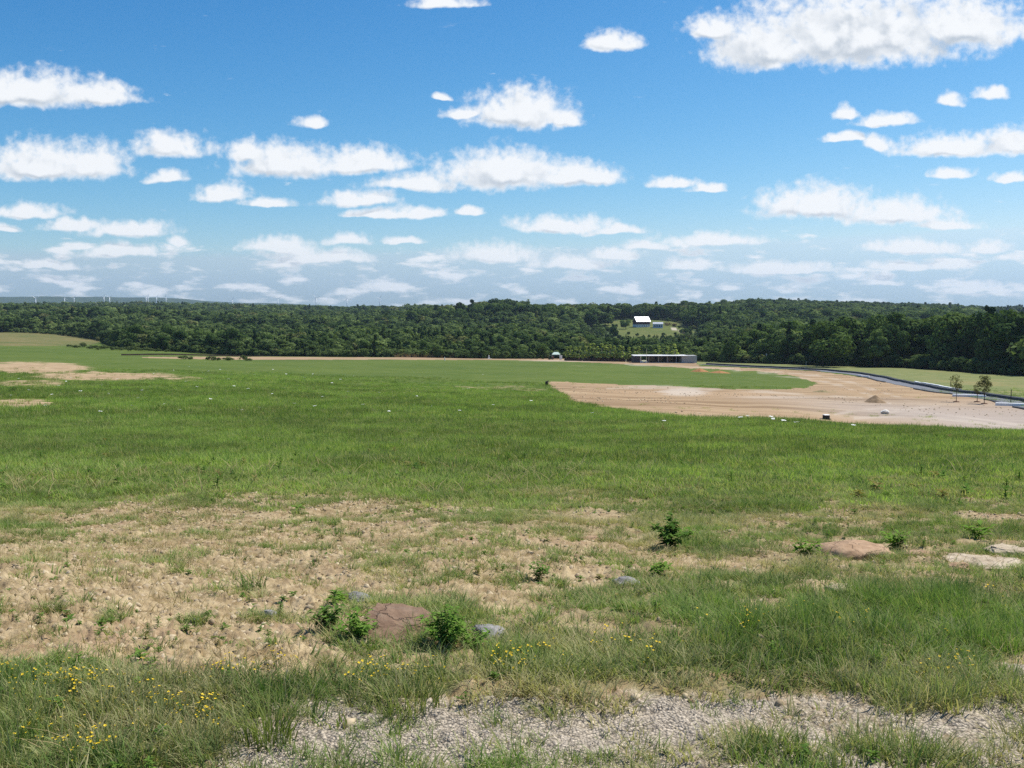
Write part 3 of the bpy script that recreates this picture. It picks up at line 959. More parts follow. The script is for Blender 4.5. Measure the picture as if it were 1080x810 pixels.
def sample_ground(n, y0, y1, power=1.0, half=0.80):
    """random ground points in a wedge ahead of the camera, even in area (power 1) or thinning with distance (power < 1)"""
    n = int(n * 1.36)
    u = rng.random(n)
    e = 1 + power
    Y = (y0 ** e + u * (y1 ** e - y0 ** e)) ** (1 / e)
    X = (rng.random(n) * 2 - 1) * (half * Y + 1.0)
    return X, Y


def rots(n, tilt=0.15):
    return np.stack([rng.normal(0, tilt, n), rng.normal(0, tilt, n), rng.random(n) * 6.283], 1)


tall = proto_coll('meadow_tuft', [blades(34, .125, .075, .0042, .55, 100 + i, dry=.16, splay=.7) for i in range(6)], M_nearg)
short = proto_coll('short_tuft', [blades(26, .085, .065, .0055, .7, 200 + i, dry=.25, splay=1.0) for i in range(6)], M_nearg)
wide = proto_coll('field_tuft', [blades(46, .26, .42, .016, .35, 300 + i, segs=2, dry=.10) for i in range(5)], M_grass)
straw = proto_coll('straw_tuft', [blades(12, .12, .07, .0035, 1.1, 400 + i, dry=.0, splay=1.3) for i in range(5)], M_straw)
weedc = proto_coll('weed_plant', [rosette(9, .075, .026, .45, 500 + i) for i in range(3)] + [rosette(14, .075, .026, .5, 510 + i, stem=.05) for i in range(4)] + [rosette(24, .055, .014, .6, 520 + i, stem=.085) for i in range(3)], M_weed)
chips = proto_coll('gravel_stone', [stone_mesh(600 + i) for i in range(8)], M_stonechip)
clods = proto_coll('earth_clod', [stone_mesh(700 + i, .7) for i in range(8)], M_clod)


def grow(name, coll, X, Y, keep, smin, smax, label, dryf=None, tilt=.15, npick=6, sink=0.0, plantf=None, zs=None):
    X, Y = X[keep], Y[keep]
    Z = H(X, Y) - sink
    n = len(X)
    s = rng.uniform(smin, smax, n)
    if zs is not None:
        s = np.stack([s, s, s * zs[keep]], 1)
    pl = rng.random(n) if plantf is None else np.clip(plantf[keep] + rng.normal(0, .16, n), 0, 1)
    dr = np.zeros(n) if dryf is None else np.clip(dryf[keep], 0, 1)
    return gn_scatter(name, np.stack([X, Y, Z], 1), rots(n, tilt), s, pl, dr, rng.integers(0, npick, n), coll, label)


def cover_of(X, Y):
    return covers(X, Y, H(X, Y))


# near: tall tufts in the lush strips
X, Y = sample_ground(26000, 3.1, 16, 0.75)
c = cover_of(X, Y)
cln = fbm(X * 3.1, Y * 3.1, 3, 131)
tone = fbm(X * 0.9, Y * 0.9, 3, 137)
tonef = np.clip((tone - .5) * 2.6 + .45, 0, 1) * np.where((c['px'] < 340) & (c['py'] > 690), .45, 1.0)
pk = sstep(.45, .85, c['lush']) * sstep(.25, .55, cln + c['lush'] * .25) * (1 - c['grav'])
hs = .75 + .9 * sstep(.35, .7, cln) * c['lush']
grow('tall_grass', tall, X, Y, rng.random(len(X)) < pk * .85, .65, 1.15, 'tufts of green grass growing along the gravel track and bank',
     dryf=np.clip((rng.random(len(X)) < .12) * .5 + .3 * sstep(.58, .72, fbm(X * .75 + 9, Y * .75, 4, 157)), 0, .6), plantf=tonef, zs=hs)
# near: short patchy tufts nearly everywhere
X, Y = sample_ground(85000, 3.1, 22, 0.8)
c = cover_of(X, Y)
cln = .5 + ((fbm(X * 2.0, Y * 2.0, 3, 151) - .5) * .75 + (fbm(X * 7.5, Y * 7.5, 2, 153) - .5) * .8)
tone = np.clip((fbm(X * 0.9, Y * 0.9, 3, 137) - .5) * 2.6 + .5, 0, 1)
pk = sstep(.24, .72, (cln - .5) * 1.5 + .5 + (c['lush'] - .5) * .95 + .02) * (1 - .80 * sstep(.3, .9, c['grav']))
grow('short_grass', short, X, Y, rng.random(len(X)) < pk, .6, 1.3, 'short patchy grass on the bare slope',
     dryf=np.clip(np.where(rng.random(len(X)) < .30, .55, .08) * (1 - .5 * c['lush']) + .5 * sstep(.56, .70, fbm(X * .75 + 9, Y * .75, 4, 157)), 0, .7), plantf=tone)
# thin tufts coming through the gravel
X, Y = sample_ground(9000, 3.0, 6.2, 0.9)
c = cover_of(X, Y)
grow('track_grass', short, X, Y, rng.random(len(X)) < .5 * sstep(.2, .6, c['grav']) * sstep(.53, .66, fbm(X * 4.5, Y * 4.5, 3, 161)), .4, .95, 'thin low tufts of grass growing through the gravel', dryf=np.full(len(X), .12))
# straw on the bare earth
X, Y = sample_ground(30000, 3.2, 18, 0.8)
c = cover_of(X, Y)
grow('dry_straw', straw, X, Y, rng.random(len(X)) < (.25 + .5 * c['soil']) * (1 - .8 * c['grav']) * sstep(.35, .6, fbm(X * 1.7, Y * 1.7, 3, 171)), .5, 1.2,
     'dry pale straw lying on the bare soil', tilt=.35, npick=5)
# broad-leaved weeds
X, Y = sample_ground(15000, 3.2, 20, 0.8)
c = cover_of(X, Y)
grow('low_weeds', weedc, X, Y, rng.random(len(X)) < (.38 + .4 * c['lush']) * (1 - .8 * c['grav']) * sstep(.46, .66, fbm(X * 1.2, Y * 1.2, 3, 181)), .28, .85,
     'low broad-leaved weeds among the patchy grass', npick=10, dryf=(rng.random(len(X)) < .15) * .6)
# middle distance
X, Y = sample_ground(60000, 13, 52, 0.55)
c = cover_of(X, Y)
cln = fbm(X * 0.8, Y * 0.8, 4, 191)
tone = np.clip((fbm(X * 0.3, Y * 0.3, 4, 197) - .5) * 2.4 + (fbm(X * 1.3, Y * 1.3, 3, 199) - .5) * 1.8 + .5, 0, 1)
blend = sstep(11, 18, Y)
pk = c['lush'] * sstep(.18, .55, cln - .25 + c['lush'] * .6) * blend * (1 - c['dirt'])
grow('meadow_grass', wide, X, Y, rng.random(len(X)) < pk, .5, 1.0, 'lush green meadow grass covering the slope', dryf=np.where(rng.random(len(X)) < .18, .45, .04), npick=5, plantf=tone, zs=.42 + .58 * sstep(13, 34, Y))
# the rest of the field, thinning out with distance
X, Y = sample_ground(52000, 48, 190, 0.35)
c = cover_of(X, Y)
tone = np.clip((fbm(X * 0.12, Y * 0.12, 4, 211) - .5) * 2.4 + (fbm(X * .5, Y * .5, 3, 213) - .5) * 1.6 + .5, 0, 1)
keep = rng.random(len(X)) < (c['lush'] * (1 - .9 * c['soil']) * (1 - c['dirt']) * (1 - .4 * c['past'])) * (1 - .7 * sstep(110, 185, Y))
grow('field_grass', wide, X, Y, keep, .8, 1.5, 'green grass of the open field beyond the slope', dryf=np.where(rng.random(len(X)) < .15, .4, .03), npick=5, plantf=tone)
# taller weeds through the field
X, Y = sample_ground(9000, 13, 120, 0.35)
c = cover_of(X, Y)
pk = c['lush'] * (1 - c['dirt']) * sstep(.46, .66, fbm(X * .16, Y * .16, 4, 221))
grow('field_weeds', weedc, X, Y, rng.random(len(X)) < pk * .7, 1.2, 2.8, 'patches of taller leafy weeds through the meadow', npick=10, dryf=(rng.random(len(X)) < .18) * .7)
X, Y = sample_ground(14000, 14, 130, 0.35)
c = cover_of(X, Y)
pk = c['lush'] * (1 - c['dirt']) * sstep(.47, .68, fbm(X * .11 + 5, Y * .11, 4, 231))
grow('seed_stalks', straw, X, Y, rng.random(len(X)) < pk * .8, 2.0, 3.4, 'dry straw-coloured seed stalks standing in the meadow', npick=5)
# stones left on the graded earth
X, Y = sample_ground(42000, 70, 330, 0.4)
c = cover_of(X, Y)
sz_ = np.exp(rng.normal(0, .5, len(X)))
grow('clearing_stones', clods, X, Y, (c['dirt'] > .5) & (rng.random(len(X)) < .35 * sstep(.40, .62, fbm(X * .06, Y * .06, 3, 241))), .08, .32, 'loose stones and clods scattered over the graded earth', npick=8, tilt=.5)
X, Y = sample_ground(16000, 70, 330, 0.4)
c = cover_of(X, Y)
grow('clearing_weeds', wide, X, Y, (c['dirt'] > .5) & (rng.random(len(X)) < .22 * sstep(.52, .66, fbm(X * .05, Y * .05, 4, 251))), .5, 1.2, 'sparse weeds sprouting on the graded earth', npick=5, dryf=np.full(len(X), .3))
# gravel and clods
X, Y = sample_ground(200000, 2.9, 6.2, 1.0)
c = cover_of(X, Y)
grow('gravel', chips, X, Y, rng.random(len(X)) < sstep(.25, .7, c['grav']) * .9,   .0035, .011, 'grey crushed stone lying on the track', tilt=.6, npick=8)
X, Y = sample_ground(60000, 3.5, 18, 0.7)
c = cover_of(X, Y)
sz = np.exp(rng.normal(0, .5, len(X)))
grow('soil_clods', clods, X, Y, rng.random(len(X)) < (.12 + .75 * c['soil']) * (1 - .75 * c['lush']) * (1 - c['grav']), .015, .075, 'tan lumps of dry earth and small stones on the bare slope', tilt=.5, npick=8)

# ------------------------------------------------------------------ trees
M_leaf = leafmat('tree_leaves', (0.026, 0.060, 0.020), (0.15, 0.215, 0.060), None, 0.26, 0.6, inst=False)
M_leaf_i = leafmat('wood_leaves', (0.030, 0.064, 0.024), (0.225, 0.29, 0.095), (0.22, 0.21, 0.085), 0.32, 0.62)
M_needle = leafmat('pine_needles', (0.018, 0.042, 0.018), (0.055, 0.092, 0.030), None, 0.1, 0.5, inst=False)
M_young = leafmat('young_leaves', (0.30, 0.38, 0.10), (0.50, 0.56, 0.18), None, 0.4, 0.4, inst=False)
M_thin = leafmat('sparse_leaves', (0.10, 0.11, 0.04), (0.20, 0.19, 0.08), None, 0.3, 0.4, inst=False)
M_bark = pbsdf('bark', (0.085, 0.068, 0.052), 0.95, 0.1, 0.4, 3.0, 0.6, 12.0)
M_palebark = pbsdf('pale_bark', (0.34, 0.30, 0.24), 0.9, 0.1, 0.3, 6.0)


def crown_cards(h, r, z0, n, leaf, seed, lobes=18, shape='round', droop=0.0):
    """leaf clumps spread over the lobes of a crown between z0 and h"""
    R = np.random.default_rng(seed)
    C = []; Rd = []
    for k in range(lobes):
        q = R.random()
        if shape == 'cone':
            zz = z0 + (h - z0) * q
            env = r * (1 - q) ** 0.85
            a = R.random() * 6.283
            rad = env * (0.55 + 0.3 * R.random())
            C.append((rad * math.cos(a), rad * math.sin(a), zz)); Rd.append(max(.22 * r, env * .42))
        else:
            d = R.normal(size=3); d /= np.linalg.norm(d)
            cz = z0 + (h - z0) * 0.50
            k1 = 0.50 + 0.25 * R.random()
            wob = 0.8 + 0.4 * R.random()
            C.append((d[0] * r * k1 * wob, d[1] * r * k1 * wob, cz + d[2] * (h - z0) * 0.5 * k1 * (1.02 if d[2] > 0 else .9)))
            Rd.append(r * (0.34 + 0.22 * R.random()))
    C = np.array(C); Rd = np.array(Rd)
    w = Rd ** 2 / (Rd ** 2).sum()
    li = R.choice(len(C), n, p=w)
    D = R.normal(size=(n, 3)); D[:, 2] += 0.25
    D /= np.linalg.norm(D, axis=1, keepdims=True)
    rad = Rd[li] * (0.62 + 0.42 * R.random(n) ** 0.6)
    P = C[li] + D * rad[:, None] * np.array([1, 1, .8])
    N = D * 0.9 + R.normal(size=(n, 3)) * 0.33
    N /= np.linalg.norm(N, axis=1, keepdims=True)
    T1 = np.cross(N, R.normal(size=(n, 3))); T1 /= np.linalg.norm(T1, axis=1, keepdims=True)
    T2 = np.cross(N, T1)
    s = leaf * (0.6 + 0.8 * R.random(n))[:, None]
    V = np.stack([P - T1 * s * .5, P + T2 * s * .38 + N * s * .08, P + T1 * s * .5, P - T2 * s * .38 + N * s * .08], 1).reshape(-1, 3)
    V[:, 2] = np.maximum(V[:, 2], 0.05)
    Q = np.arange(n * 4).reshape(-1, 4)
    lt = R.random(len(C))
    tint = np.clip(lt[li] * .55 + R.random(n) * .45, 0, 1)
    return V, Q, np.repeat(tint, 4), C


def trunk_mb(h, rad, C, n=6, limbs=5, seed=0):
    R = random.Random(seed)
    m = MB()
    bx, by = R.uniform(-.15, .15), R.uniform(-.15, .15)
    m.tube([(0, 0, -0.4), (0, 0, 0.1 * h), (bx * h * .1, by * h * .1, .4 * h), (bx * h * .2, by * h * .2, .75 * h)], [rad * 1.25, rad, rad * .75, rad * .35], n)
    idx = list(range(len(C))); R.shuffle(idx)
    for k in idx[:limbs]:
        c = C[k]
        zs = min(.7 * h, max(.18 * h, c[2] * R.uniform(.45, .75)))
        m.tube([(bx * zs * .25, by * zs * .25, zs), (c[0] * .5, c[1] * .5, (zs + c[2]) / 2), tuple(c)], [rad * .5, rad * .33, rad * .15], 5)
    return m


TREES = {'broad': [], 'pine': []}
for i in range(8):
    h, r = 10.0, [3.3, 3.8, 3.0, 4.0, 3.5, 3.1, 4.2, 3.6][i]
    V, Q, tn, C = crown_cards(h, r, [.5, .3, .7, .4, .2, .6, .8, .3][i], 3600, .58, 900 + i, lobes=[13, 17, 12, 18, 15, 11, 19, 16][i])
    cm = np_mesh('crown', V, Q, None, M_leaf, dict(tint=tn))
    tm = trunk_mb(h, .20, C, 6, 5, 950 + i).mesh('trunk', M_bark, True)
    TREES['broad'].append((cm, tm, V, Q, tn, r))
for i in range(3):
    h, r = 10.0, [2.2, 2.6, 1.9][i]
    V, Q, tn, C = crown_cards(h, r, .9, 2600, .46, 980 + i, lobes=34, shape='cone')
    cm = np_mesh('crown', V, Q, None, M_needle, dict(tint=tn))
    tm = trunk_mb(h, .17, C[:4], 6, 2, 990 + i).mesh('trunk', M_bark, True)
    TREES['pine'].append((cm, tm, V, Q, tn, r))


def plant_tree(name, kind, var, p, hgt, label, cat, group, wid=1.0, rz=None):
    cm, tm = TREES[kind][var][:2]
    o = root(name, p, label, cat, group, random.uniform(0, 6.28) if rz is None else rz)
    s = hgt / 10.0
    o.scale = (s * wid, s * wid, s)
    link(bpy.data.objects.new('trunk', tm), o)
    link(bpy.data.objects.new('crown', cm), o)
    return o


# --- where the woods stand
def wood_candidates():
    out = []
    for (y0, y1, sp) in ((236, 480, 6.4), (480, 900, 8.2), (900, 1500, 10.0), (1500, 2700, 12.5)):
        ny = int((y1 - y0) / sp)
        for k in range(ny):
            y = y0 + (k + .5) * sp
            n = int(2 * 0.85 * y / sp)
            x = (np.arange(n) + rng.random(n)) * sp - 0.85 * y
            out.append(np.stack([x, y + (rng.random(n) - .5) * sp * .9], 1))
    return np.concatenate(out)


tp = wood_candidates()
tx, ty = tp[:, 0], tp[:, 1]
tz = H(tx, ty)
tpx, tpy = proj(tx, ty, tz)
yfw = np.interp(tpx, YF[0], YF[1]) + (fbm(tpx * .05, ty * .0, 3, 301) - .5) * 26
ok = ty > yfw
hj_ = fbm(tx * .03, ty * .03, 3, 95) - .5
ok &= ~((inpoly(tpx + hj_ * 26, tpy + hj_ * 7, MEADOW) | inpoly(tpx, tpy, MEADOW2)) & (ty > 700))
hn = fbm(tx * .012, ty * .012, 3, 311)
zone_r = sstep(735, 830, tpx)                     # tall wood on the right
th_ = np.where(ty < 480, 7.0 + 8.5 * zone_r, np.where(ty < 900, 8.6 + 3.5 * zone_r, 13.0))
th_ = th_ + np.where((ty > 950) & (tpx > 430), 3.0, 0)
th_ = th_ * (.60 + .8 * hn) * (0.70 + .65 * rng.random(len(tx)))
th_ = np.where((ty > 1000) & (ty < 1300) & (tpx > 560) & (tpx < 760), 11.0 + 8.5 * rng.random(len(tx)), th_)
th_ = np.where((ty > 560) & (ty < 950) & (tpx > 615) & (tpx < 740), np.minimum(th_, 3.6 + 1.6 * rng.random(len(tx))), th_)
tp_px, tp_top = proj(tx, ty, tz + th_)
# leave out trees wholly behind others: running skyline per 6-pixel column
order = np.argsort(ty)
sky_row = np.full(400, 900.0)
vis = np.zeros(len(tx), bool)
show = np.zeros(len(tx))
for i in order:
    if not ok[i]:
        continue
    b = int((tpx[i] + 200) / 6)
    if b < 1 or b >= 248:
        vis[i] = ty[i] < 1800
        continue
    s0 = sky_row[b]
    if tp_top[i] < s0 + 4:
        vis[i] = True
        show[i] = max(0, min(s0, tpy[i]) - tp_top[i]) * min(1, 1)
        sky_row[b] = min(s0, tp_top[i] + (tpy[i] - tp_top[i]) * .22)
        for bb in (b - 1, b + 1):
            sky_row[bb] = min(sky_row[bb], tp_top[i] + (tpy[i] - tp_top[i]) * .38)
ok &= vis
inframe = (tpx > -6) & (tpx < 1086)
pinef = (rng.random(len(tx)) < np.where(ty < 900, .16, .06) + .30 * sstep(.55, .65, fbm(tx * .02, ty * .02, 3, 331)) * (tpx < 760) + .55 * sstep(930, 1080, tpx) * (ty > 1300))  # extra dark pines on the far right ridge stand in for a cloud's shadow
# the trees that show largest are trees of their own
size = np.where(ok & inframe, show * (th_ / ty), 0)
NBIG = 250
big = np.argsort(-size)[:NBIG]
isbig = np.zeros(len(tx), bool); isbig[big] = True
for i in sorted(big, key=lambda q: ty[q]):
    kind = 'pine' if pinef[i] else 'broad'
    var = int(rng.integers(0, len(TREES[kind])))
    x_, y_ = float(tx[i]), float(ty[i])
    if tpx[i] > 735 and ty[i] < 480:
        front = ty[i] < yfw[i] + 9
        spot = ('just right of the pavilion' if tpx[i] < 770 else 'behind the start of the pasture' if tpx[i] < 845 else 'around the big rounded paler tree' if tpx[i] < 905 else
                'behind the bend in the black wall' if tpx[i] < 985 else 'behind the thin saplings' if tpx[i] < 1050 else 'at the right edge of the dark wood')
        w_ = ('tall dark {} in front ' if front else 'dark {} rising over those in front, ') + spot; gsub = 'beside the pasture'
    elif ty[i] > 850:
        w_ = '{} on the wooded hill ' + ('far left of the barn' if tpx[i] < 560 else 'just left of the barn meadow' if tpx[i] < 645 else 'along the ridge above the barn' if tpx[i] < 690 else 'above the pale house' if tpx[i] < 730 else 'right of the barn meadow' if tpx[i] < 800 else 'above the dark wood at right'); gsub = 'on the hill by the barn'
    elif tpx[i] < 330:
        w_ = 'bushy green {} in the left woods ' + ('beside the tan field' if tpx[i] < 112 else 'behind the olive scrub' if tpx[i] < 190 else 'behind the silt fence' if tpx[i] < 260 else 'past the middle of the silt fence'); gsub = 'in the left woods'
    else:
        w_ = 'green {} in the woods behind ' + ('the far end of the silt fence' if tpx[i] < 420 else 'the brown grass' if tpx[i] < 500 else 'the white boxes at the road edge' if tpx[i] < 590 else 'the young tree row' if tpx[i] < 668 else 'the long pavilion'); gsub = 'behind the dirt road'
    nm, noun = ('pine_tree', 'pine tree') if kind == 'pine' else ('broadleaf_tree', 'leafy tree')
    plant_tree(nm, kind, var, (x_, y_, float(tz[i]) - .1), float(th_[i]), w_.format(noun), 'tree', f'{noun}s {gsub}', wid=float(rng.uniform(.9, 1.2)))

# the rest of the woods
wc = bpy.data.collections.new('wood_trees')
nb = 0
for kind in ('broad', 'pine'):
    for (cm, tm, V, Q, tn, r) in TREES[kind]:
        n = len(Q)
        pick = np.arange(0, n, 3)
        me = np_mesh(f'wood_tree_{nb:02d}', V.reshape(-1, 4, 3)[pick].reshape(-1, 3), np.arange(len(pick) * 4).reshape(-1, 4), None, M_leaf_i,
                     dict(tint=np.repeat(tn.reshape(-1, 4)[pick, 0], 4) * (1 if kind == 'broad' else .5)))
        ctr = me.vertices
        # larger clumps make up for the thinner count
        co = V.reshape(-1, 4, 3)[pick]
        co = co.mean(1, keepdims=True) + (co - co.mean(1, keepdims=True)) * 1.65
        me.vertices.foreach_set('co', co.astype(np.float32).ravel())
        wc.objects.link(bpy.data.objects.new(f'wood_tree_{nb:02d}', me))
        nb += 1
rest = ok & ~isbig
# scrub along the front of the woods hides the stems
ne = 3300
ex = rng.uniform(-340, 1420, ne)
ey = np.interp(ex, YF[0], YF[1]) + rng.uniform(-3, 9, ne)
exx = ey * (ex - 540) / F
tx = np.concatenate([tx, exx]); ty = np.concatenate([ty, ey]); tz = H(tx, ty)
th_ = np.concatenate([th_, rng.uniform(1.6, 4.2, ne) * (1 + .3 * sstep(735, 900, ex))])
rest = np.concatenate([rest, np.ones(ne, bool)])
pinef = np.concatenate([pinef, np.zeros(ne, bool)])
k = np.nonzero(rest)[0]
sc_ = th_[k] / 10.0
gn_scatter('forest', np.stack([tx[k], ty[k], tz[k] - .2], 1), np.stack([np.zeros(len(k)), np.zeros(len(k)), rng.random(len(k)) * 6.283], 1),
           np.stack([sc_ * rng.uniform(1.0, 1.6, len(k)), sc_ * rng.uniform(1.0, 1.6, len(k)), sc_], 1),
           np.clip(rng.random(len(k)) ** 1.4 * .9 + (fbm(tx[k] * .015, ty[k] * .015, 3, 341) - .5) * 1.1 - .22 * sstep(700, 900, np.hypot(tx[k] - 560, ty[k] * .45)) * (tx[k] > 300), 0, 1), (rng.random(len(k)) < .04) * .6,  # far right woods toned darker: cloud shadow put into the leaf colour
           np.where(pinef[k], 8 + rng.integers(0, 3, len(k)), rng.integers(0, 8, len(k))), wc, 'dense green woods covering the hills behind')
print('trees', NBIG, 'forest', len(k))

# big rounded tree and the trees standing in and round the barn meadow
def tree_at(px, py, hpx, var, label, kind='broad', wid=1.0, cat='tree', group=None, name=None):
    p = at(px, py)
    plant_tree(name or ('pine_tree' if kind == 'pine' else 'broadleaf_tree'), kind, var, p - Vector((0, 0, .1)), hpx * p.y / F, label, cat, group, wid)
    return p


tree_at(868, 387, 50, 6, 'big rounded paler tree standing forward of the dark wood', wid=1.35)
tree_at(660, 347, 11, 3, 'dark round tree close to the left side of the barn', wid=1.3)
tree_at(648, 351, 7, 4, 'small dark tree low in the barn meadow')
for k_, (px, py, hp) in enumerate(((656, 341.5, 4), (650, 345, 3.4), (716, 347, 4), (722, 352, 6), (705, 339.5, 5), (672, 355, 4.5), (684, 356, 3.5), (700, 354.5, 4), (712, 353.5, 3.6), (663, 353, 3.6))):
    tree_at(px, py, hp, k_ % 8, ('low bush at the left of the barn', 'low bush at the lower left of the barn', 'low bush beside the right end of the meadow drive', 'taller bush at the right edge of the barn meadow', 'bush above the brown brush heap', 'bush below the left of the barn', 'bush at the meadow foot below the barn', 'bush at the meadow foot below the house', 'bush at the meadow foot right of the house', 'bush left of the one below the barn')[k_], wid=1.5, cat='bush', group='bushes in the barn meadow', name='bush')
tree_at(647, 357, 14, 1, 'tree at the lower left corner of the barn meadow')
tree_at(695, 335, 3.5, 5, 'small round bush above the pale house', wid=1.5, cat='bush', name='bush')
tree_at(448, 323, 6, 8 - 8, 'tall treetop breaking the skyline left of centre')

# --- shrubs in the left field
M_scrub = leafmat('scrub_leaves', (0.060, 0.090, 0.032), (0.16, 0.19, 0.072), None, .3, .4, inst=False)
SCR = []
for i in range(4):
    V, Q, tn, C = crown_cards(2.0, 1.5, .02, 420, .36, 1180 + i, lobes=9)
    SCR.append(np_mesh('shrub', V, Q, None, M_scrub, dict(tint=tn)))
SCP = [(74, 366.5), (82, 367), (88, 366.2), (95, 367.8), (104, 369), (110, 368.2), (116, 369.5), (121, 368.8), (127, 369.8), (134, 369.2), (140, 370.3), (147, 369.8), (153, 370.6), (160, 370.2), (167, 371), (175, 371.2),
       (193, 379.5), (200, 379.2), (222, 380), (228, 380.3), (238, 380), (243, 380.4), (256, 380.3), (262, 380.6)]
for k_, (px, py) in enumerate(SCP):
    p = at(px, py)
    o = bpy.data.objects.new('shrub', SCR[k_ % 4])
    q = random.uniform(.7, 1.15) * (p.y / 380)
    o.location = p; o.rotation_euler = (0, 0, random.uniform(0, 6)); o.scale = (q * 1.25, q * 1.25, q * .75)
    tag(link(o), 'low olive shrub, ' + ORD[k_] + ' from the left beside the road on the left plain', 'shrub', 'shrubs along the left road')

# --- young trees: narrow light green trees in a row before the woods
YT = []
for i in range(3):
    V, Q, tn, C = crown_cards(5.0, .9, 1.2, 900, .30, 1200 + i, lobes=16, shape='cone')
    YT.append((np_mesh('crown', V, Q, None, M_young, dict(tint=tn)), trunk_mb(5.0, .06, C[:4], 5, 3, 1210 + i).mesh('trunk', M_palebark, True)))
M_rootball = pbsdf('burlap', (0.10, 0.055, 0.038), 0.95, 0.05, 0.3, 4.0)
rb = MB()
rb.tube([(0, 0, -.1), (0, 0, .12), (0, 0, .5), (0, 0, .85), (0, 0, 1.0)], [.42, .62, .66, .45, .08], 9)
RB = rb.mesh('root_ball', M_rootball, True)
YTX = list(np.arange(598, 666, 4.6)) + [669, 673.5, 690, 694.5, 705, 711]
for k_, px in enumerate(YTX):
    j = random.uniform(-1, 1)
    p = at(px + j, 380.4 + (px - 600) * .018)
    o = root('young_tree', p, 'slim light green young tree, ' + ORD[k_] + ' rightward in the row by the canopy tent', 'young tree', 'young trees in a row', random.uniform(0, 6.28))
    s = random.uniform(1.1, 1.5)
    o.scale = (s * 1.55, s * 1.55, s)
    a, b = YT[random.randrange(3)]
    link(bpy.data.objects.new('trunk', b), o)
    link(bpy.data.objects.new('crown', a), o)
    link(bpy.data.objects.new('root_ball', RB), o)
# round dark planted shrubs further along the same row
SH = []
for i in range(3):
    V, Q, tn, C = crown_cards(1.5, .75, .05, 260, .24, 1240 + i, lobes=9)
    SH.append(np_mesh('planted_shrub', V, Q, None, M_needle, dict(tint=tn)))
for k_, px in enumerate((494, 497.5, 502, 510, 518, 522.5, 528, 533, 538.5, 544, 549, 554, 560, 566, 572, 580)):
    p = at(px, 378.3 + (px - 495) * .012)
    o = bpy.data.objects.new('planted_shrub', SH[random.randrange(3)])
    o.location = p
    o.rotation_euler = (0, 0, random.uniform(0, 6))
    tag(link(o), 'small dark round shrub, ' + ORD[k_] + ' from the left in the row along the dirt road', 'shrub', 'planted shrubs along the dirt road')

# tall brown grass behind the road
M_rusty = leafmat('rusty_grass', (0.22, 0.15, 0.09), (0.38, 0.28, 0.17), None, 0.3, 0.5)
rusty = proto_coll('rusty_tuft', [blades(40, 1.9, .9, .07, .3, 1300 + i, segs=2) for i in range(3)], M_rusty)
n = 1500
pxs = rng.uniform(415, 612, n)
A0, A1 = at(415, 377.0), at(612, 378.4)
q = (pxs - 415) / 197
X = A0.x + (A1.x - A0.x) * q + rng.normal(0, 1.0, n); Y = A0.y + (A1.y - A0.y) * q + rng.uniform(3, 22, n)
grow('brown_grass', rusty, X, Y, rng.random(n) < .35 + .6 * q, .7, 1.3, 'tall reddish brown grass between the dirt road and woods', npick=3)

# three thin saplings on the cleared ground, with a bare one
for (px, py, hp, nl, lab) in ((1008.5, 424, 31, 420, 'thin sapling with sparse brownish leaves, leftmost on the cleared ground'),
                              (1030.5, 424, 22, 420, 'short slim sapling beside the taller one near the walkway'),
                              (1038, 426, 32, 900, 'fuller bushy sapling, tallest of the thin trees near the walkway')):
    p = at(px, py)
    h = hp * p.y / F
    V, Q, tn, C = crown_cards(h, h * (.25 if hp > 25 else .17), h * .28, nl, h * .042, int(px), lobes=14)
    o = root('sapling', p, lab, 'sapling', 'thin saplings on the cleared ground')
    link(bpy.data.objects.new('crown', np_mesh('crown', V, Q, None, M_thin, dict(tint=tn))), o)
    m = MB()
    m.tube([(0, 0, -.1), (.02, 0, h * .4), (0, .03, h * .9)], [.05, .035, .01], 6)
    R = random.Random(int(px))
    for k in range(9):
        c = C[k]; z = h * R.uniform(.22, .5)
        m.tube([(0, 0, z), (c[0] * .55, c[1] * .55, z + (c[2] - z) * .6), tuple(c)], [.022, .015, .006], 4)
    m.build('trunk', M_bark, o)
    mb = MB(); mb.tube([(0, 0, -.05), (0, 0, .1), (0, 0, .16)], [.55, .38, .06], 9)
    mb.build('mulch_ring', M_rootball, o)

# ------------------------------------------------------------------ pavilion, barn, house
M_white = pbsdf('white_paint', (0.80, 0.80, 0.78), 0.6, 0.3, 0.05, 2.0)
M_roofmetal = pbsdf('pale_metal_roof', (0.82, 0.83, 0.84), 0.35, 0.5, 0.05, 1.0)
M_char = pbsdf('charcoal_panel', (0.075, 0.07, 0.075), 0.7, 0.3, 0.2, 2.0)
M_greyp = pbsdf('grey_concrete', (0.38, 0.38, 0.37), 0.85, 0.2, 0.12, 2.0)
M_dark = pbsdf('dark_interior', (0.035, 0.035, 0.038), 0.8, 0.2, 0.2, 1.0)
M_glass = pbsdf('dark_glass', (0.03, 0.035, 0.045), 0.12, 0.6, 0.2, 1.0)
M_barn = pbsdf('weathered_red_boards', (0.11, 0.055, 0.045), 0.9, 0.1, 0.3, 2.0)
M_block = pbsdf('whitewashed_block', (0.82, 0.81, 0.78), 0.9, 0.1, 0.05, 2.0)
M_pale = pbsdf('pale_blue_siding', (0.52, 0.57, 0.66), 0.8, 0.2, 0.06, 2.0)
M_rock_grey = None

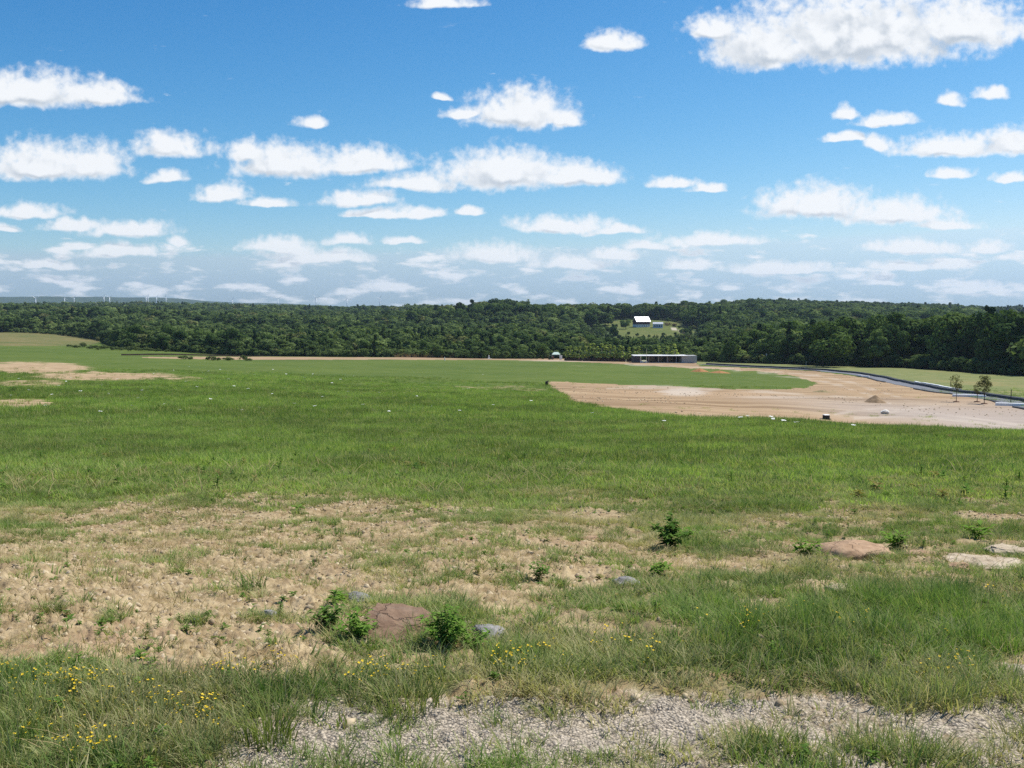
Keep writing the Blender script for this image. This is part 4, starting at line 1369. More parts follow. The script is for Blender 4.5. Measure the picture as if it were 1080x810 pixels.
pc = at(701.5, 382.8)
U = pc.y / F                     # metres per photo pixel there
pv = root('pavilion', pc, 'long low pavilion with a thin white roof and dark open front', 'pavilion')
def X_(zx):                      # detail-view column -> local metres
    return (640 + zx / 10.12 - 701.5) * U
Hh = 7.9 * U
D = 7.0
MB().box(((X_(283) + X_(860)) / 2, D / 2 - .3, Hh - .12), (X_(860) - X_(283), D + .8, .24)).build('roof', M_white, pv)
MB().box(((X_(283) + X_(355)) / 2, D / 2, (Hh - .25) / 2), (X_(355) - X_(283) - .1, D - .6, Hh - .25)).build('wall_block', M_char, pv)
MB().box(((X_(800) + X_(962)) / 2, D / 2 - .1, (Hh - .1) / 2), (X_(962) - X_(800), D - .3, Hh - .1)).build('end_wall', M_greyp, pv)
MB().box(((X_(450) + X_(800)) / 2, D - .6, (Hh - .25) / 2), (X_(800) - X_(450), .3, Hh - .25)).build('back_wall', M_dark, pv)
MB().box(((X_(355) + X_(860)) / 2, D / 2 - .5, .06), (X_(860) - X_(355), D + .6, .12)).build('floor_slab', M_greyp, pv)
for zx in (361, 447, 552, 648, 742):
    MB().box((X_(zx), .15, (Hh - .25) / 2 + .06), (.16 if zx != 361 else .22, .16, Hh - .36)).build('post', M_white if zx == 361 else M_greyp, pv)
for zx in (379, 423):
    MB().box((X_(zx), 1.0, .38), (1.05, .5, .5), bev=.04).build('bench', M_white, pv)
MB().box(((X_(640) + X_(680)) / 2, 2.4, .75), (1.3, .5, 1.3), bev=.05).build('information_stand', pbsdf('brown_board', (0.16, 0.09, 0.07)), pv)
for zx in (500, 600, 695):
    MB().box((X_(zx), D - .78, 1.25), (2.6, .05, 1.7)).build('wall_panel', M_glass, pv)
# flag pole
fp = at(681.3, 383)
m = MB(); m.tube([(0, 0, -.1), (0, 0, 3), (0, 0, 15.5 * U)], [.09, .08, .06], 8)
o = m.build('flagpole', pbsdf('cream_paint', (0.62, 0.60, 0.42), 0.5)); o.location = fp + Vector((0, -1.6, 0))
tag(o, 'slender cream pole rising in front of the pavilion', 'pole')

bp_ = at(678.5, 345.2)
U = bp_.y / F
bn = root('barn', bp_, 'barn with a bright white roof and whitewashed lower wall on the hill meadow', 'barn', rz=math.radians(19))
L, Hb, Db = 15.6 * U, 4.6 * U, 8.5
RG = 11.0 * U
Hl = 2.9 * U
MB().box((0, Db / 2, Hl / 2 - .5), (L, Db, Hl + 1)).build('lower_wall', M_block, bn)
m = MB()
z0, z1 = Hl, 6.6 * U
m.add([(-L / 2, 0, z0), (L / 2, 0, z0), (L / 2, Db, z0), (-L / 2, Db, z0), (-L / 2, 0, z1), (L / 2, 0, z1), (L / 2, Db, z1), (-L / 2, Db, z1), (-L / 2, Db / 2, RG - .15), (L / 2, Db / 2, RG - .15)],
      [(0, 1, 5, 4), (2, 3, 7, 6), (1, 2, 6, 9, 5), (3, 0, 4, 8, 7)])
m.build('upper_wall', M_barn, bn)
m = MB()
e = .5
for s in (0, 1):
    y0, y1 = (-.8, Db / 2) if s == 0 else (Db + .8, Db / 2)
    zz0 = z1 - .8 * (RG - z1) / (Db / 2)
    m.add([(-L / 2 - e, y0, zz0), (L / 2 + e, y0, zz0), (L / 2 + e, y1, RG), (-L / 2 - e, y1, RG), (-L / 2 - e, y0, zz0 + .14), (L / 2 + e, y0, zz0 + .14), (L / 2 + e, y1, RG + .14), (-L / 2 - e, y1, RG + .14)],
          [(0, 1, 2, 3), (7, 6, 5, 4), (0, 4, 5, 1), (1, 5, 6, 2), (2, 6, 7, 3), (3, 7, 4, 0)])
m.build('roof', M_roofmetal, bn)
for k in range(6):
    MB().box((-L / 2 + L * (k + .5) / 6, -.02, Hl * .55), (1.0, .1, 1.0)).build('window', M_glass, bn)

hp = at(694, 346)
U = hp.y / F
hs_ = root('house', hp, 'small pale blue house beside the right end of the barn', 'house', rz=math.radians(-6))
L, Hw, Dh = 10.2 * U, 4.4 * U, 7.0
MB().box((0, Dh / 2, Hw / 2 - .5), (L, Dh, Hw + 1)).build('wall', M_pale, hs_)
m = MB()
m.add([(-L / 2 - .3, -.4, Hw), (L / 2 + .3, -.4, Hw), (L / 2 + .3, Dh / 2, Hw + 1.6), (-L / 2 - .3, Dh / 2, Hw + 1.6), (L / 2 + .3, Dh + .4, Hw), (-L / 2 - .3, Dh + .4, Hw)],
      [(0, 1, 2, 3), (3, 2, 4, 5), (0, 3, 5), (1, 4, 2), (0, 5, 4, 1)])
m.build('roof', pbsdf('grey_shingle', (0.42, 0.44, 0.48), 0.8), hs_)
for k in range(4):
    f = MB().box((-L * .32 + L * .22 * k, -.03, Hw * .48), (1.3, .1, 1.4)).build('window', M_glass, hs_)
    MB().box((-L * .32 + L * .22 * k, -.07, Hw * .48 - .8), (1.5, .12, .12)).build('sill', M_white, f)
M_brush = leafmat('dead_brush', (0.10, 0.06, 0.045), (0.20, 0.13, 0.085), None, .2, .4, inst=False)
for (px, py, w, lab) in ((704, 343.6, 8, 'brown brush heap just right of the pale house'), (711, 344.5, 6, 'smaller brown brush heap at the bend of the meadow drive')):
    p = at(px, py); u = p.y / F
    V, Q, tn, C = crown_cards(3.2 * u, w * .5 * u, .1, 500, .55, int(px), lobes=12)
    o = bpy.data.objects.new('brush_heap', np_mesh('brush_heap', V, Q, None, M_brush, dict(tint=tn))); o.location = p
    tag(link(o), lab, 'brush heap')

# ------------------------------------------------------------------ black wall and walkway
M_black = pbsdf('black_concrete', (0.030, 0.031, 0.034), 0.75, 0.3, 0.3, 0.7)
M_walk = pbsdf('grey_paving', (0.15, 0.155, 0.17), 0.9, 0.15, 0.15, 0.8)


def ground_line(pts, step=1.2):
    P = [at(*p) for p in pts]
    out = [P[0]]
    for a, b in zip(P, P[1:]):
        n = max(1, int((b - a).length / step))
        for k in range(1, n + 1):
            q = a.lerp(b, k / n)
            out.append(Vector((q.x, q.y, float(H(q.x, q.y)))))
    # smooth the plan
    for _ in range(6):
        o2 = [out[0]]
        for k in range(1, len(out) - 1):
            q = (out[k - 1] + out[k] * 2 + out[k + 1]) / 4
            o2.append(Vector((q.x, q.y, float(H(q.x, q.y)))))
        out = o2 + [out[-1]]
    return out


def sweep(line, prof):
    """prof: list of (offset towards the woods, height) closed"""
    m = MB(); vs = []; n = len(prof)
    for i, p in enumerate(line):
        a = line[max(0, i - 1)]; b = line[min(len(line) - 1, i + 1)]
        d = (b - a); d.z = 0; d.normalize()
        nrm = Vector((-d.y, d.x, 0))
        for (o, h) in prof:
            vs.append(p + nrm * o + Vector((0, 0, h)))
    fs = []
    for i in range(len(line) - 1):
        for k in range(n):
            fs.append((i * n + k, i * n + (k + 1) % n, (i + 1) * n + (k + 1) % n, (i + 1) * n + k))
    fs.append(tuple(range(n - 1, -1, -1))); fs.append(tuple((len(line) - 1) * n + k for k in range(n)))
    return m.add(vs, fs)


edge = [(737, 384.6), (770, 386.4), (800, 387.8), (830, 389.2), (860, 391), (885, 393.4), (905, 396.2), (920, 399.4), (936, 403.4), (952, 407.2), (972, 411.2), (995, 414.8), (1018, 418.0), (1042, 421.6), (1064, 427), (1085, 432), (1120, 440)]
inner = ground_line(edge)
for _ in range(30):          # the walkway is graded: even out the line over the bumps
    inner = [inner[0]] + [(inner[k - 1] + inner[k] * 2 + inner[k + 1]) / 4 for k in range(1, len(inner) - 1)] + [inner[-1]]
inner = [Vector((p.x, p.y, max(p.z, float(H(p.x, p.y)) + .02))) for p in inner]
walk = sweep(inner, [(-.1, -.25), (-.1, .03), (3.3, .05), (3.3, -.25)]).build('walkway', M_walk)
tag(walk, 'curving grey paved walkway beside the black wall', None, None, 'structure')
sweep_wall = sweep(inner, [(3.2, -.5), (3.5, .46), (4.3, .52), (4.6, -.5)]).build('sloped_wall', M_black)
tag(sweep_wall, 'long low black sloped wall curving between the clearing and pasture', 'wall')
def seg_line(a, b):
    q = [p for p in inner if a <= float(proj(p.x, p.y, p.z)[0]) <= b]
    return q


def on_edge(px):
    return min(inner, key=lambda p: abs(float(proj(p.x, p.y, p.z)[0]) - px))


for (a, b, lab) in ((741, 868, 'long black kerb wall along the far part of the walkway'), (905, 936, 'short black kerb wall between white blocks at the bend'),
                    (966, 1018, 'black kerb wall running up to the saplings'), (1042, 1066, 'black kerb wall right of the saplings'), (1073, 1110, 'black kerb wall at the right end of the walkway')):
    o = sweep(seg_line(a, b), [(-.75, -.3), (-.75, .13), (-.2, .16), (-.2, -.3)]).build('kerb_wall', M_black)
    tag(o, lab, 'kerb wall', 'black kerb walls along the walkway')
for (px, py, w, lab) in ((907, 398.3, 1.2, 'white block at the left end of the bend kerb'), (913.5, 399.6, 1.6, 'white block just right of the first bend block'), (1021, 421, 5.0, 'white slab at the foot of the paired saplings'), (1068, 429.6, 4.2, 'white slab in the kerb gap at far right')):
    p = on_edge(px)
    MBo = MB().box((0, 0, .12), (w, .5, .5), math.radians(-38 if px < 1000 else -25), .05).build('white_slab', M_white); MBo.location = p
    tag(MBo, lab, 'slab')
cap = seg_line(940, 984)
o = sweep(cap, [(4.62, -.4), (4.62, .60), (5.0, .62), (5.0, -.4)]).build('white_coping', M_white)
tag(o, 'white coping strip along the pasture side of the black wall', 'coping')

fl_ = ground_line([(128, 374.9), (180, 375), (240, 375.2), (300, 375.5), (340, 375.8), (384, 376.3)], 6.0)
for _ in range(20):
    fl_ = [fl_[0]] + [(fl_[k - 1] + fl_[k] * 2 + fl_[k + 1]) / 4 for k in range(1, len(fl_) - 1)] + [fl_[-1]]
fl_ = [Vector((p.x, p.y, float(H(p.x, p.y)))) for p in fl_]
ft = root('silt_fence', fl_[0], 'low dark brown silt fence along the far side of the left road', 'fence')
def loc_(line):
    return [p - fl_[0] for p in line]
sweep(loc_(fl_), [(0, -.3), (0, .58), (.06, .58), (.06, -.3)]).build('fabric', pbsdf('brown_fabric', (0.060, 0.042, 0.032), .9, .1, .3, .3), ft)
fpm = MB(); fpm.tube([(0, 0, -.2), (0, 0, .4), (0, 0, .8)], .04, 5); FPM = fpm.mesh('stake', M_bark)
for p in loc_(fl_)[::2]:
    o = link(bpy.data.objects.new('stake', FPM), ft); o.location = p - Vector((0, .08, 0))

# ------------------------------------------------------------------ small things on the clearing
M_stone_w = pbsdf('pale_stone', (0.66, 0.62, 0.55), 0.85, 0.2, 0.15, 3.0, .5, 8.0)
M_earth = pbsdf('bare_earth', (0.235, 0.165, 0.10), 0.95, 0.1, 0.3, 1.5, .6, 8.0)
M_orange = pbsdf('orange_earth', (0.30, 0.155, 0.065), 0.95, 0.1, 0.25, 1.2, .6, 8.0)


def rock(name, p, dims, mat, seed, label=None, cat=None, group=None, rz=0.0, sub=4, rough=.22, flat=None, tilt=(0, 0), sink=.3, facets=9, parent=None, planes=None):
    """boulder: a ball cut by random planes, then roughened"""
    import bmesh
    from mathutils import noise as mn
    R = random.Random(seed)
    bm = bmesh.new()
    bmesh.ops.create_icosphere(bm, subdivisions=sub, radius=1.0)
    pl = []
    for k in range(facets):
        d = Vector((R.gauss(0, 1), R.gauss(0, 1), R.gauss(0, .7))).normalized()
        pl.append((d, R.uniform(.55, .85)))
    if planes:
        pl = [(Vector(d).normalized(), q) for d, q in planes] + pl[:4]
    for v in bm.verts:
        c = v.co.copy()
        for d, q in pl:
            e_ = c.dot(d) - q
            if e_ > 0:
                c -= d * e_ * .92
        off = Vector((seed * 3.1, seed * 1.7, 0))
        c *= 1 + rough * (mn.fractal(c * 1.6 + off, 1.0, 2.0, 5) * .55)
        c *= 1 + rough * .30 * mn.noise(c * 9 + off)
        v.co = Vector((c.x * dims[0] / 2, c.y * dims[1] / 2, c.z * dims[2] / 2))
    for f in bm.faces:
        f.smooth = False if rough > .3 else True
    me = bpy.data.meshes.new(name)
    bm.to_mesh(me); bm.free()
    me.materials.append(mat)
    o = bpy.data.objects.new(name, me)
    o.location = Vector(p) + Vector((0, 0, dims[2] * (.5 - sink)))
    o.rotation_euler = (tilt[0], tilt[1], rz)
    link(o, parent)
    return tag(o, label, cat, group)


def heap(name, px, py, wpx, hpx, mat, label, cat, seed, depth=1.0):
    p = at(px, py); u = p.y / F
    R = np.random.default_rng(seed)
    n = 26
    m = MB(); vs = []
    for i in range(n + 1):
        for j in range(n + 1):
            a, b = (i / n - .5) * 2.4, (j / n - .5) * 2.4
            wob = 1 + .22 * (float(fbm(a * 1.5 + seed, b * 1.5, 3, seed)) - .5)
            r = math.hypot(a, b) * wob
            h = max(0, 1 - r) ** 1.0 * .9 + .1 * max(0, 1 - r * r) + .09 * (float(fbm(a * 4, b * 4 + seed, 4, seed + 9)) - .5) * (r < 1)
            x, y = a * wpx * u / 2, b * wpx * u / 2 * depth
            vs.append((x, y, float(H(p.x + x, p.y + y)) - p.z + h * hpx * u - .05))
    fs = [(i * (n + 1) + j, (i + 1) * (n + 1) + j, (i + 1) * (n + 1) + j + 1, i * (n + 1) + j + 1) for i in range(n) for j in range(n)]
    o = m.add(vs, fs).build(name, mat, None, True)
    o.location = p
    return tag(o, label, cat)


heap('earth_mound', 923, 424.5, 24, 8.5, M_earth, 'grey brown mound of earth on the clearing above the pale boulder', 'earth mound', 3)
heap('grassy_mound', 867, 413.5, 22, 2.4, pbsdf('grassy_earth', (0.20, 0.165, 0.085), .95, .1, .3, 2.0), 'low grassy hump on the clearing left of the mound', 'mound', 5)
heap('orange_mound', 738, 392, 20, 4.0, M_orange, 'orange dirt heap at the edge of the green island, larger of the two', 'dirt heap', 7)
heap('orange_mound', 759, 393.4, 24, 2.8, M_orange, 'flatter orange dirt heap at the right of the larger one', 'dirt heap', 8)

p = at(932.5, 436.5); u = p.y / F
rock('pale_boulder', p, (10.5 * u, 7 * u, 6.2 * u), M_stone_w, 21, 'pale round boulder below the earth mound on the clearing', 'boulder', sink=.2)
for (px, py, w, lab) in ((1004.5, 452.6, 4.6, 'white stone at the grass edge, leftmost of three'), (1017.5, 452.9, 5.0, 'white stone at the grass edge, middle of three'), (1030, 453, 4.2, 'white stone at the grass edge, rightmost of three')):
    p = at(px, py); u = p.y / F
    rock('white_stone', p, (w * u, w * u * .8, 2.6 * u), M_stone_w, int(px), lab, 'stone', sink=.15, sub=3)
p = at(872.5, 442.6); u = p.y / F
rt = root('drain_box', p, 'dark box with a white top at the grass edge of the clearing', 'drain box', rz=.1)
w = 5.8 * u
MB().box((0, w / 2, 2.1 * u), (w, w, 4.2 * u), bev=.02).build('body', M_dark, rt)
MB().box((0, w / 2, 4.7 * u), (w * 1.02, w * 1.02, 1.0 * u), bev=.03).build('lid', M_white, rt)
MB().box((-w * .85, w * .4, .5 * u), (w * .7, w * .7, 1.0 * u)).build('side_plate', M_char, rt)
MB().box((w * .62, w * .4, .4 * u), (w * .35, w * .7, .8 * u)).build('side_plate', M_char, rt)
p = at(576.5, 406.5); u = p.y / F
rt = root('stump', p, 'short dark stump at the left corner of the bare clearing', 'stump')
m = MB(); m.tube([(0, 0, -.1), (0, 0, .3), (0.05, 0, 4.2 * u), (.05, 0, 4.6 * u)], [1.9 * u, 1.6 * u, 1.5 * u, 1.2 * u], 9); m.build('trunk', M_bark, rt)
m = MB(); m.tube([(0, 0, 3.6 * u), (.3, 0, 4.8 * u), (.35, 0.1, 5.6 * u)], [.14, .1, .03], 6); m.build('broken_branch', M_bark, rt)

# far objects by the road
def box_thing(name, px, py, wp, hp_, mat, label, cat, group=None):
    p = at(px, py); u = p.y / F
    rt = root(name, p, label, cat, group)
    MB().box((0, 0, hp_ * u * .46), (wp * u, wp * u * .8, hp_ * u * .92), bev=.04).build('body', mat, rt)
    MB().box((0, 0, hp_ * u * .96), (wp * u * 1.08, wp * u * .9, hp_ * u * .08)).build('lid', M_white, rt)
    return rt
box_thing('utility_box', 506, 377.5, 2.4, 2.6, M_white, 'white box left of the white post at the road edge', 'utility box')
box_thing('utility_box', 509.8, 377.4, 1.5, 2.4, M_stone_w, 'narrower white box next to the white post at the road edge', 'utility box')
p = at(515.6, 378.4); u = p.y / F
rt = root('marker_post', p, 'white post with a pale foot at the road edge', 'post')
MB().box((0, 0, 1.9 * u), (1.1 * u, 1.1 * u, 3.8 * u), bev=.05).build('post', M_white, rt)
MB().box((0.3, -.2, .3 * u), (4 * u, 2 * u, .6 * u), bev=.05).build('foot', M_white, rt)
p = at(469, 380.5); u = p.y / F
m = MB(); m.tube([(0, 0, -.1), (0, 0, 3.6 * u), (0, 0, 3.9 * u)], [.14, .14, .02], 8); o = m.build('road_marker', M_white); o.location = p
tag(o, 'single white marker standing in front of the dirt road', 'marker')
box_thing('white_cabinet', 591.5, 379.2, 2.7, 4.2, M_white, 'white cabinet beside the dark red cart', 'cabinet')
# small dark red utility cart under a pale canopy
p = at(581, 379.2); u = p.y / F
rt = root('utility_cart', p, 'small dark red utility cart parked before the young trees', 'cart', rz=.15)
M_red = pbsdf('dark_red_paint', (0.16, 0.045, 0.035), 0.45, .4, .1)
MB().box((0, 0, .75), (2.3, 1.3, .5), bev=.12).build('body', M_red, rt)
MB().box((-.35, 0, 1.75), (1.2, 1.25, .08), bev=.03).build('roof', M_char, rt)
MB().box((.65, 0, 1.1), (.9, 1.2, .25), bev=.04).build('cargo_bed', M_red, rt)
MB().box((-.3, 0, 1.1), (.5, 1.1, .2), bev=.05).build('seat', M_dark, rt)
for sx in (-.9, .22):
    for sy in (-.55, .55):
        m = MB(); m.tube([(sx, sy, 1.0), (sx + .02, sy, 1.72)], .03, 5); m.build('roof_post', M_char, rt)
for sx in (-.7, .7):
    for sy in (-.68, .68):
        m = MB(); m.tube([(sx, sy - .1, .33), (sx, sy - .09, .33), (sx, sy + .09, .33), (sx, sy + .1, .33)], [.26, .33, .33, .26], 14); w_ = m.build('wheel', M_dark, rt)
        m = MB(); m.tube([(sx, sy - .115, .33), (sx, sy + .115, .33)], .15, 10); m.build('rim', M_greyp, w_)
p = at(587, 379.2) + Vector((0, 5, 0)); p.z = float(H(p.x, p.y)); u = p.y / F
rt = root('canopy_tent', p, 'pale green white canopy behind the dark red cart', 'canopy')
m = MB(); w = 4.4 * u; z0, z1 = 5.2 * u, 7.6 * u
m.add([(-w, -1.5, z0), (w, -1.5, z0), (w, 1.5, z0), (-w, 1.5, z0), (-w * .5, 0, z1), (w * .5, 0, z1), (-w, -1.5, z0 - .25), (w, -1.5, z0 - .25), (w, 1.5, z0 - .25), (-w, 1.5, z0 - .25)],
      [(0, 1, 5, 4), (1, 2, 5), (2, 3, 4, 5), (3, 0, 4), (6, 7, 1, 0), (7, 8, 2, 1), (8, 9, 3, 2), (9, 6, 0, 3)])
m.build('canopy', pbsdf('pale_green_canvas', (0.50, 0.60, 0.52), .8), rt)
for sx in (-1, 1):
    for sy in (-1, 1):
        m = MB(); m.tube([(sx * (w - .1), sy * 1.4, -.1), (sx * (w - .1), sy * 1.4, z0)], .05, 5); m.build('leg', M_greyp, rt)
# posts
for (px, py, hp_, lab) in ((808, 383.5, 11, 'thin pole standing in front of the woods behind the pasture'), (850, 390, 9, 'thin bare pole in the pasture near the black wall'), (1066, 425.5, 15, 'thin dark pole at right beside the walkway'), (1066.5 - 64, 408, 6, 'short thin stake in the pasture above the left sapling')):
    p = at(px, py); u = p.y / F
    m = MB(); m.tube([(0, 0, -.1), (0, 0, hp_ * u * .6), (0.02, 0, hp_ * u)], [.07, .06, .05], 6)
    o = m.build('thin_pole', M_greyp if px < 900 else M_bark); o.location = p
    tag(o, lab, 'pole')
    if px == 808:
        MB().box((0, -.08, hp_ * u * .88), (.5, .06, .7)).build('sign_plate', M_white, o)

# ------------------------------------------------------------------ wind turbines on the far ridge
M_turb = pbsdf('turbine_white', (0.80, 0.81, 0.82), 0.5, 0.3, 0.02)
m = MB(); m.tube([(0, 0, -3), (0, 0, 40), (0, 0, 80)], [3.3, 2.9, 2.2], 12); ME_tower = m.mesh('tower', M_turb, True)
m = MB(); m.box((0, 1.5, 81), (3.4, 9, 3.6), bev=.6); ME_nac = m.mesh('nacelle', M_turb)
m = MB(); m.tube([(0, -3, 81), (0, -4.6, 81), (0, -5.6, 81)], [1.6, 1.4, .3], 10); ME_hub = m.mesh('hub', M_turb, True)
m = MB()
bl = []
for (q, w, th) in ((1.2, 1.2, .9), (5, 2.8, .6), (15, 2.2, .45), (28, 1.4, .3), (38, .5, .12)):
    bl += [(-w * .35, 0, q), (0, -th / 2, q), (w * .65, 0, q), (0, th / 2, q)]
fs = [(a * 4 + k, a * 4 + (k + 1) % 4, a * 4 + 4 + (k + 1) % 4, a * 4 + 4 + k) for a in range(4) for k in range(4)] + [(3, 2, 1, 0), (16, 17, 18, 19)]
m.add(bl, fs); ME_blade = m.mesh('blade', M_turb, True)
for i, (px, top, bot) in enumerate(((37.5, 313, 318.5), (68, 313, 318.5), (78, 313, 316), (109.5, 311.8, 319.5), (115.5, 312, 317.5), (154, 311.5, 317), (156, 312.5, 317), (165, 312.5, 315.5), (175, 312.5, 317), (245, 315.2, 321), (293, 313.5, 321), (333.3, 312.5, 324.5), (366, 320.5, 325), (400.5, 317.5, 322.5))):
    d = pix_dir(px, top)
    Y = 6000.0 + 400.0 * ((i * 37) % 10) / 10.0
    if bot - top < 4.5:
        Y = 6450.0
    x = d[0] / d[1] * Y
    p = Vector((x, Y, EYE + d[2] / d[1] * Y - 82 * .85 - 8))
    p.z = max(p.z, float(H(p.x, p.y)) - 12)
    o = root('wind_turbine', p, 'white wind turbine, ' + ORD[i] + ' from the left along the distant blue ridge', 'wind turbine', 'wind turbines along the far ridge', rz=random.uniform(-.5, .5), s=.85)
    for nm, me in (('tower', ME_tower), ('nacelle', ME_nac), ('hub', ME_hub)):
        link(bpy.data.objects.new(nm, me), o)
    a0 = random.uniform(0, 2)
    for k in range(3):
        b = link(bpy.data.objects.new('blade', ME_blade), o)
        b.location = (0, -4.2, 81); b.rotation_euler = (0, a0 + k * 2.0944, 0)

# ------------------------------------------------------------------ rocks and plants on the near slope
def rockmat(name, c1, c2, c3, scale=7.0):
    m = bpy.data.materials.new(name); m.use_nodes = True
    n = NT(m.node_tree); b = n.n['Principled BSDF']
    tcn = n.node('ShaderNodeTexCoord')
    P = tcn.outputs['Object']
    f = n.noise(P, scale, 7, .65, .4)
    g_ = n.noise(P, scale * 4.2, 6, .7)
    mp = n.node('ShaderNodeMapping'); mp.inputs['Scale'].default_value = (1.2, 4.5, 9.0); mp.inputs['Rotation'].default_value = (.5, .2, .4)
    n.l.new(P, mp.inputs['Vector'])
    st = n.noise(mp.outputs[0], scale * .8, 5, .6, .6)
    c = n.mix(n.mapr(f, .32, .68), c1, c2)
    c = n.mix(n.mapr(st, .52, .7, 0, .7), c, c3)
    c = n.mix(n.mapr(g_, .6, .78, 0, .6), c, tuple(min(1, q * 1.7) for q in c2))
    vo = n.node('ShaderNodeTexVoronoi', feature='DISTANCE_TO_EDGE')
    n.l.new(n.vmath('ADD', P, n.vmath('MULTIPLY', n.noise(P, 6.0, 4, .6, col=True), (.25, .25, .25))), vo.inputs['Vector'])
    vo.inputs['Scale'].default_value = 3.0
    cr = n.mapr(vo.outputs['Distance'], 0.0, .022)
    c = n.mix(n.math('MULTIPLY', n.math('SUBTRACT', 1.0, cr), .45), c, tuple(q * .35 for q in c1))
    n.l.new(c, b.inputs['Base Color'])
    b.inputs['Roughness'].default_value = .9
    b.inputs['Specular IOR Level'].default_value = .2
    bp = n.node('ShaderNodeBump'); bp.inputs['Strength'].default_value = .9; bp.inputs['Distance'].default_value = .012
    n.l.new(n.math('ADD', n.math('ADD', f, n.math('MULTIPLY', g_, .5)), n.math('MULTIPLY', cr, .6)), bp.inputs['Height'])
    n.l.new(bp.outputs[0], b.inputs['Normal'])
    return m


M_redrock = rockmat('red_sandstone', (0.138, 0.083, 0.052), (0.26, 0.168, 0.108), (0.24, 0.175, 0.125))
M_tanrock = rockmat('tan_sandstone', (0.30, 0.19, 0.11), (0.43, 0.29, 0.18), (0.33, 0.19, 0.11))
M_greyrock = rockmat('grey_stone', (0.20, 0.19, 0.18), (0.36, 0.34, 0.32), (0.13, 0.12, 0.12))
M_palerock = rockmat('cream_stone', (0.34, 0.265, 0.175), (0.52, 0.43, 0.31), (0.30, 0.22, 0.14))

ROCKS = []


def rock_px(name, px, py, wp, dp, hp_, mat, seed, label, rz=0, tilt=(0, 0), sink=.3, rough=.22, facets=9, cat='rock', group=None, planes=None):
    p = at(px, py); u = (p - Vector((0, 0, EYE))).length / F
    ROCKS.append((p, wp * u / 2, dp * u / 2))
    return rock(name, p, (wp * u, dp * u, hp_ * u), mat, seed, label, cat, group, rz, tilt=tilt, sink=sink, rough=rough, facets=facets, planes=planes)


rock_px('red_rock', 410, 676, 104, 124, 43, M_redrock, 12, 'large red brown rock slab half buried beside the green weed', rz=-.30, tilt=(.10, .12), sink=.42, rough=.40, facets=8,
        planes=[((-.05, -.38, .92), .30), ((.10, -1, .15), .62), ((.55, -.8, .2), .60), ((-.9, -.25, .1), .62), ((.95, .1, .25), .62), ((.2, -.75, .62), .52)])
rock_px('grey_brown_slab', 384, 637, 52, 30, 14, M_greyrock, 35, 'flat grey brown slab behind the upper left of the red rock', rz=-.45, tilt=(.1, .15), sink=.4, rough=.35)
rock_px('brown_rock', 452, 684, 30, 24, 18, M_redrock, 13, 'small red brown rock low between the slab and the weed', rz=.4, sink=.4)
rock_px('grey_rock', 519, 673, 42, 34, 20, M_greyrock, 15, 'grey rock right of the bright green weed', rz=-.3, tilt=(.1, .2), sink=.4, rough=.3)
rock_px('grey_rock', 667, 619, 46, 26, 13, M_greyrock, 17, 'long flat grey rock tilted in the grass right of centre', rz=-.5, tilt=(.1, .25), sink=.4, rough=.3)
rock_px('tan_boulder', 901, 590, 82, 70, 31, M_tanrock, 18, 'broad rounded tan boulder in the grass at right', rz=-.1, sink=.45, rough=.24, facets=4)
rock_px('tan_ledge', 1040, 597, 96, 90, 15, M_palerock, 19, 'pale tan ledge of crumbling stone at the right edge', rz=-.05, sink=.5, rough=.45, facets=14)
rock_px('tan_ledge', 1078, 587, 60, 60, 17, M_palerock, 31, 'pale stone lump cut off by the right picture edge', rz=.4, sink=.45, rough=.45, facets=14)
rock_px('tan_ledge', 1012, 603, 34, 24, 14, M_tanrock, 33, 'crumbled tan stone at the left foot of the pale ledge', rz=.8, sink=.4, rough=.4)
rock_px('tan_ledge', 985, 588, 62, 40, 14, M_tanrock, 20, 'low brown ledge between the tan boulder and pale ledge', rz=-.1, sink=.5, rough=.3)
rock_px('cream_rock', 888, 622, 34, 26, 12, M_palerock, 22, 'small cream rock below the tan boulder', sink=.4)
rock_px('brown_slab', 622, 571, 36, 20, 8, M_tanrock, 24, 'thin brown stone slab in grass above the centre', rz=.2, sink=.35)
for (px, py, w, mat, lab) in ((283, 651, 22, M_greyrock, 'grey stone in bare soil left of the red rock'), (205, 657, 14, M_greyrock, 'small grey stone on the bare soil at left'), (54, 643, 14, M_palerock, 'small pale stone on the bare soil at far left'),
                              (752, 590, 14, M_palerock, 'small white sliver of stone right of the leafy bush'), (733, 632, 12, M_palerock, 'small white stone in grass below the bush'), (655, 640, 14, M_palerock, 'small cream stone left of the white one below the bush'),
                              (586, 617, 12, M_palerock, 'small pale stone in the grass near centre'), (378, 631, 18, M_palerock, 'pale stone at the top corner of the red rock'), (268, 655, 10, M_palerock, 'tiny pale stone beside the grey stone at left'),
                              (510, 690, 16, M_tanrock, 'tan stone under the bright green weed'), (548, 688, 14, M_redrock, 'reddish stone right of the tan stone under the weed'), (386, 590, 14, M_palerock, 'pale stone above the red rock'), (120, 655, 9, M_palerock, 'pale pebble among straw on the left soil')):
    rock_px('stone', px, py, w, w * .8, w * .5, mat, int(px * 7 + py), lab, rz=random.uniform(0, 3), sink=.35, cat='stone')


# individual plants
def plant(px, py, parts, label, cat, name, mat):
    p = at(px, py)
    o = root(name, p - Vector((0, 0, .01)), label, cat, None, random.uniform(0, 6))
    for nm, (V, Q, T, tint, dt) in parts:
        link(bpy.data.objects.new(nm, np_mesh(nm, V, Q if len(Q) else None, T if len(T) else None, mat, dict(tint=np.array(tint, float)))), o)
    return o


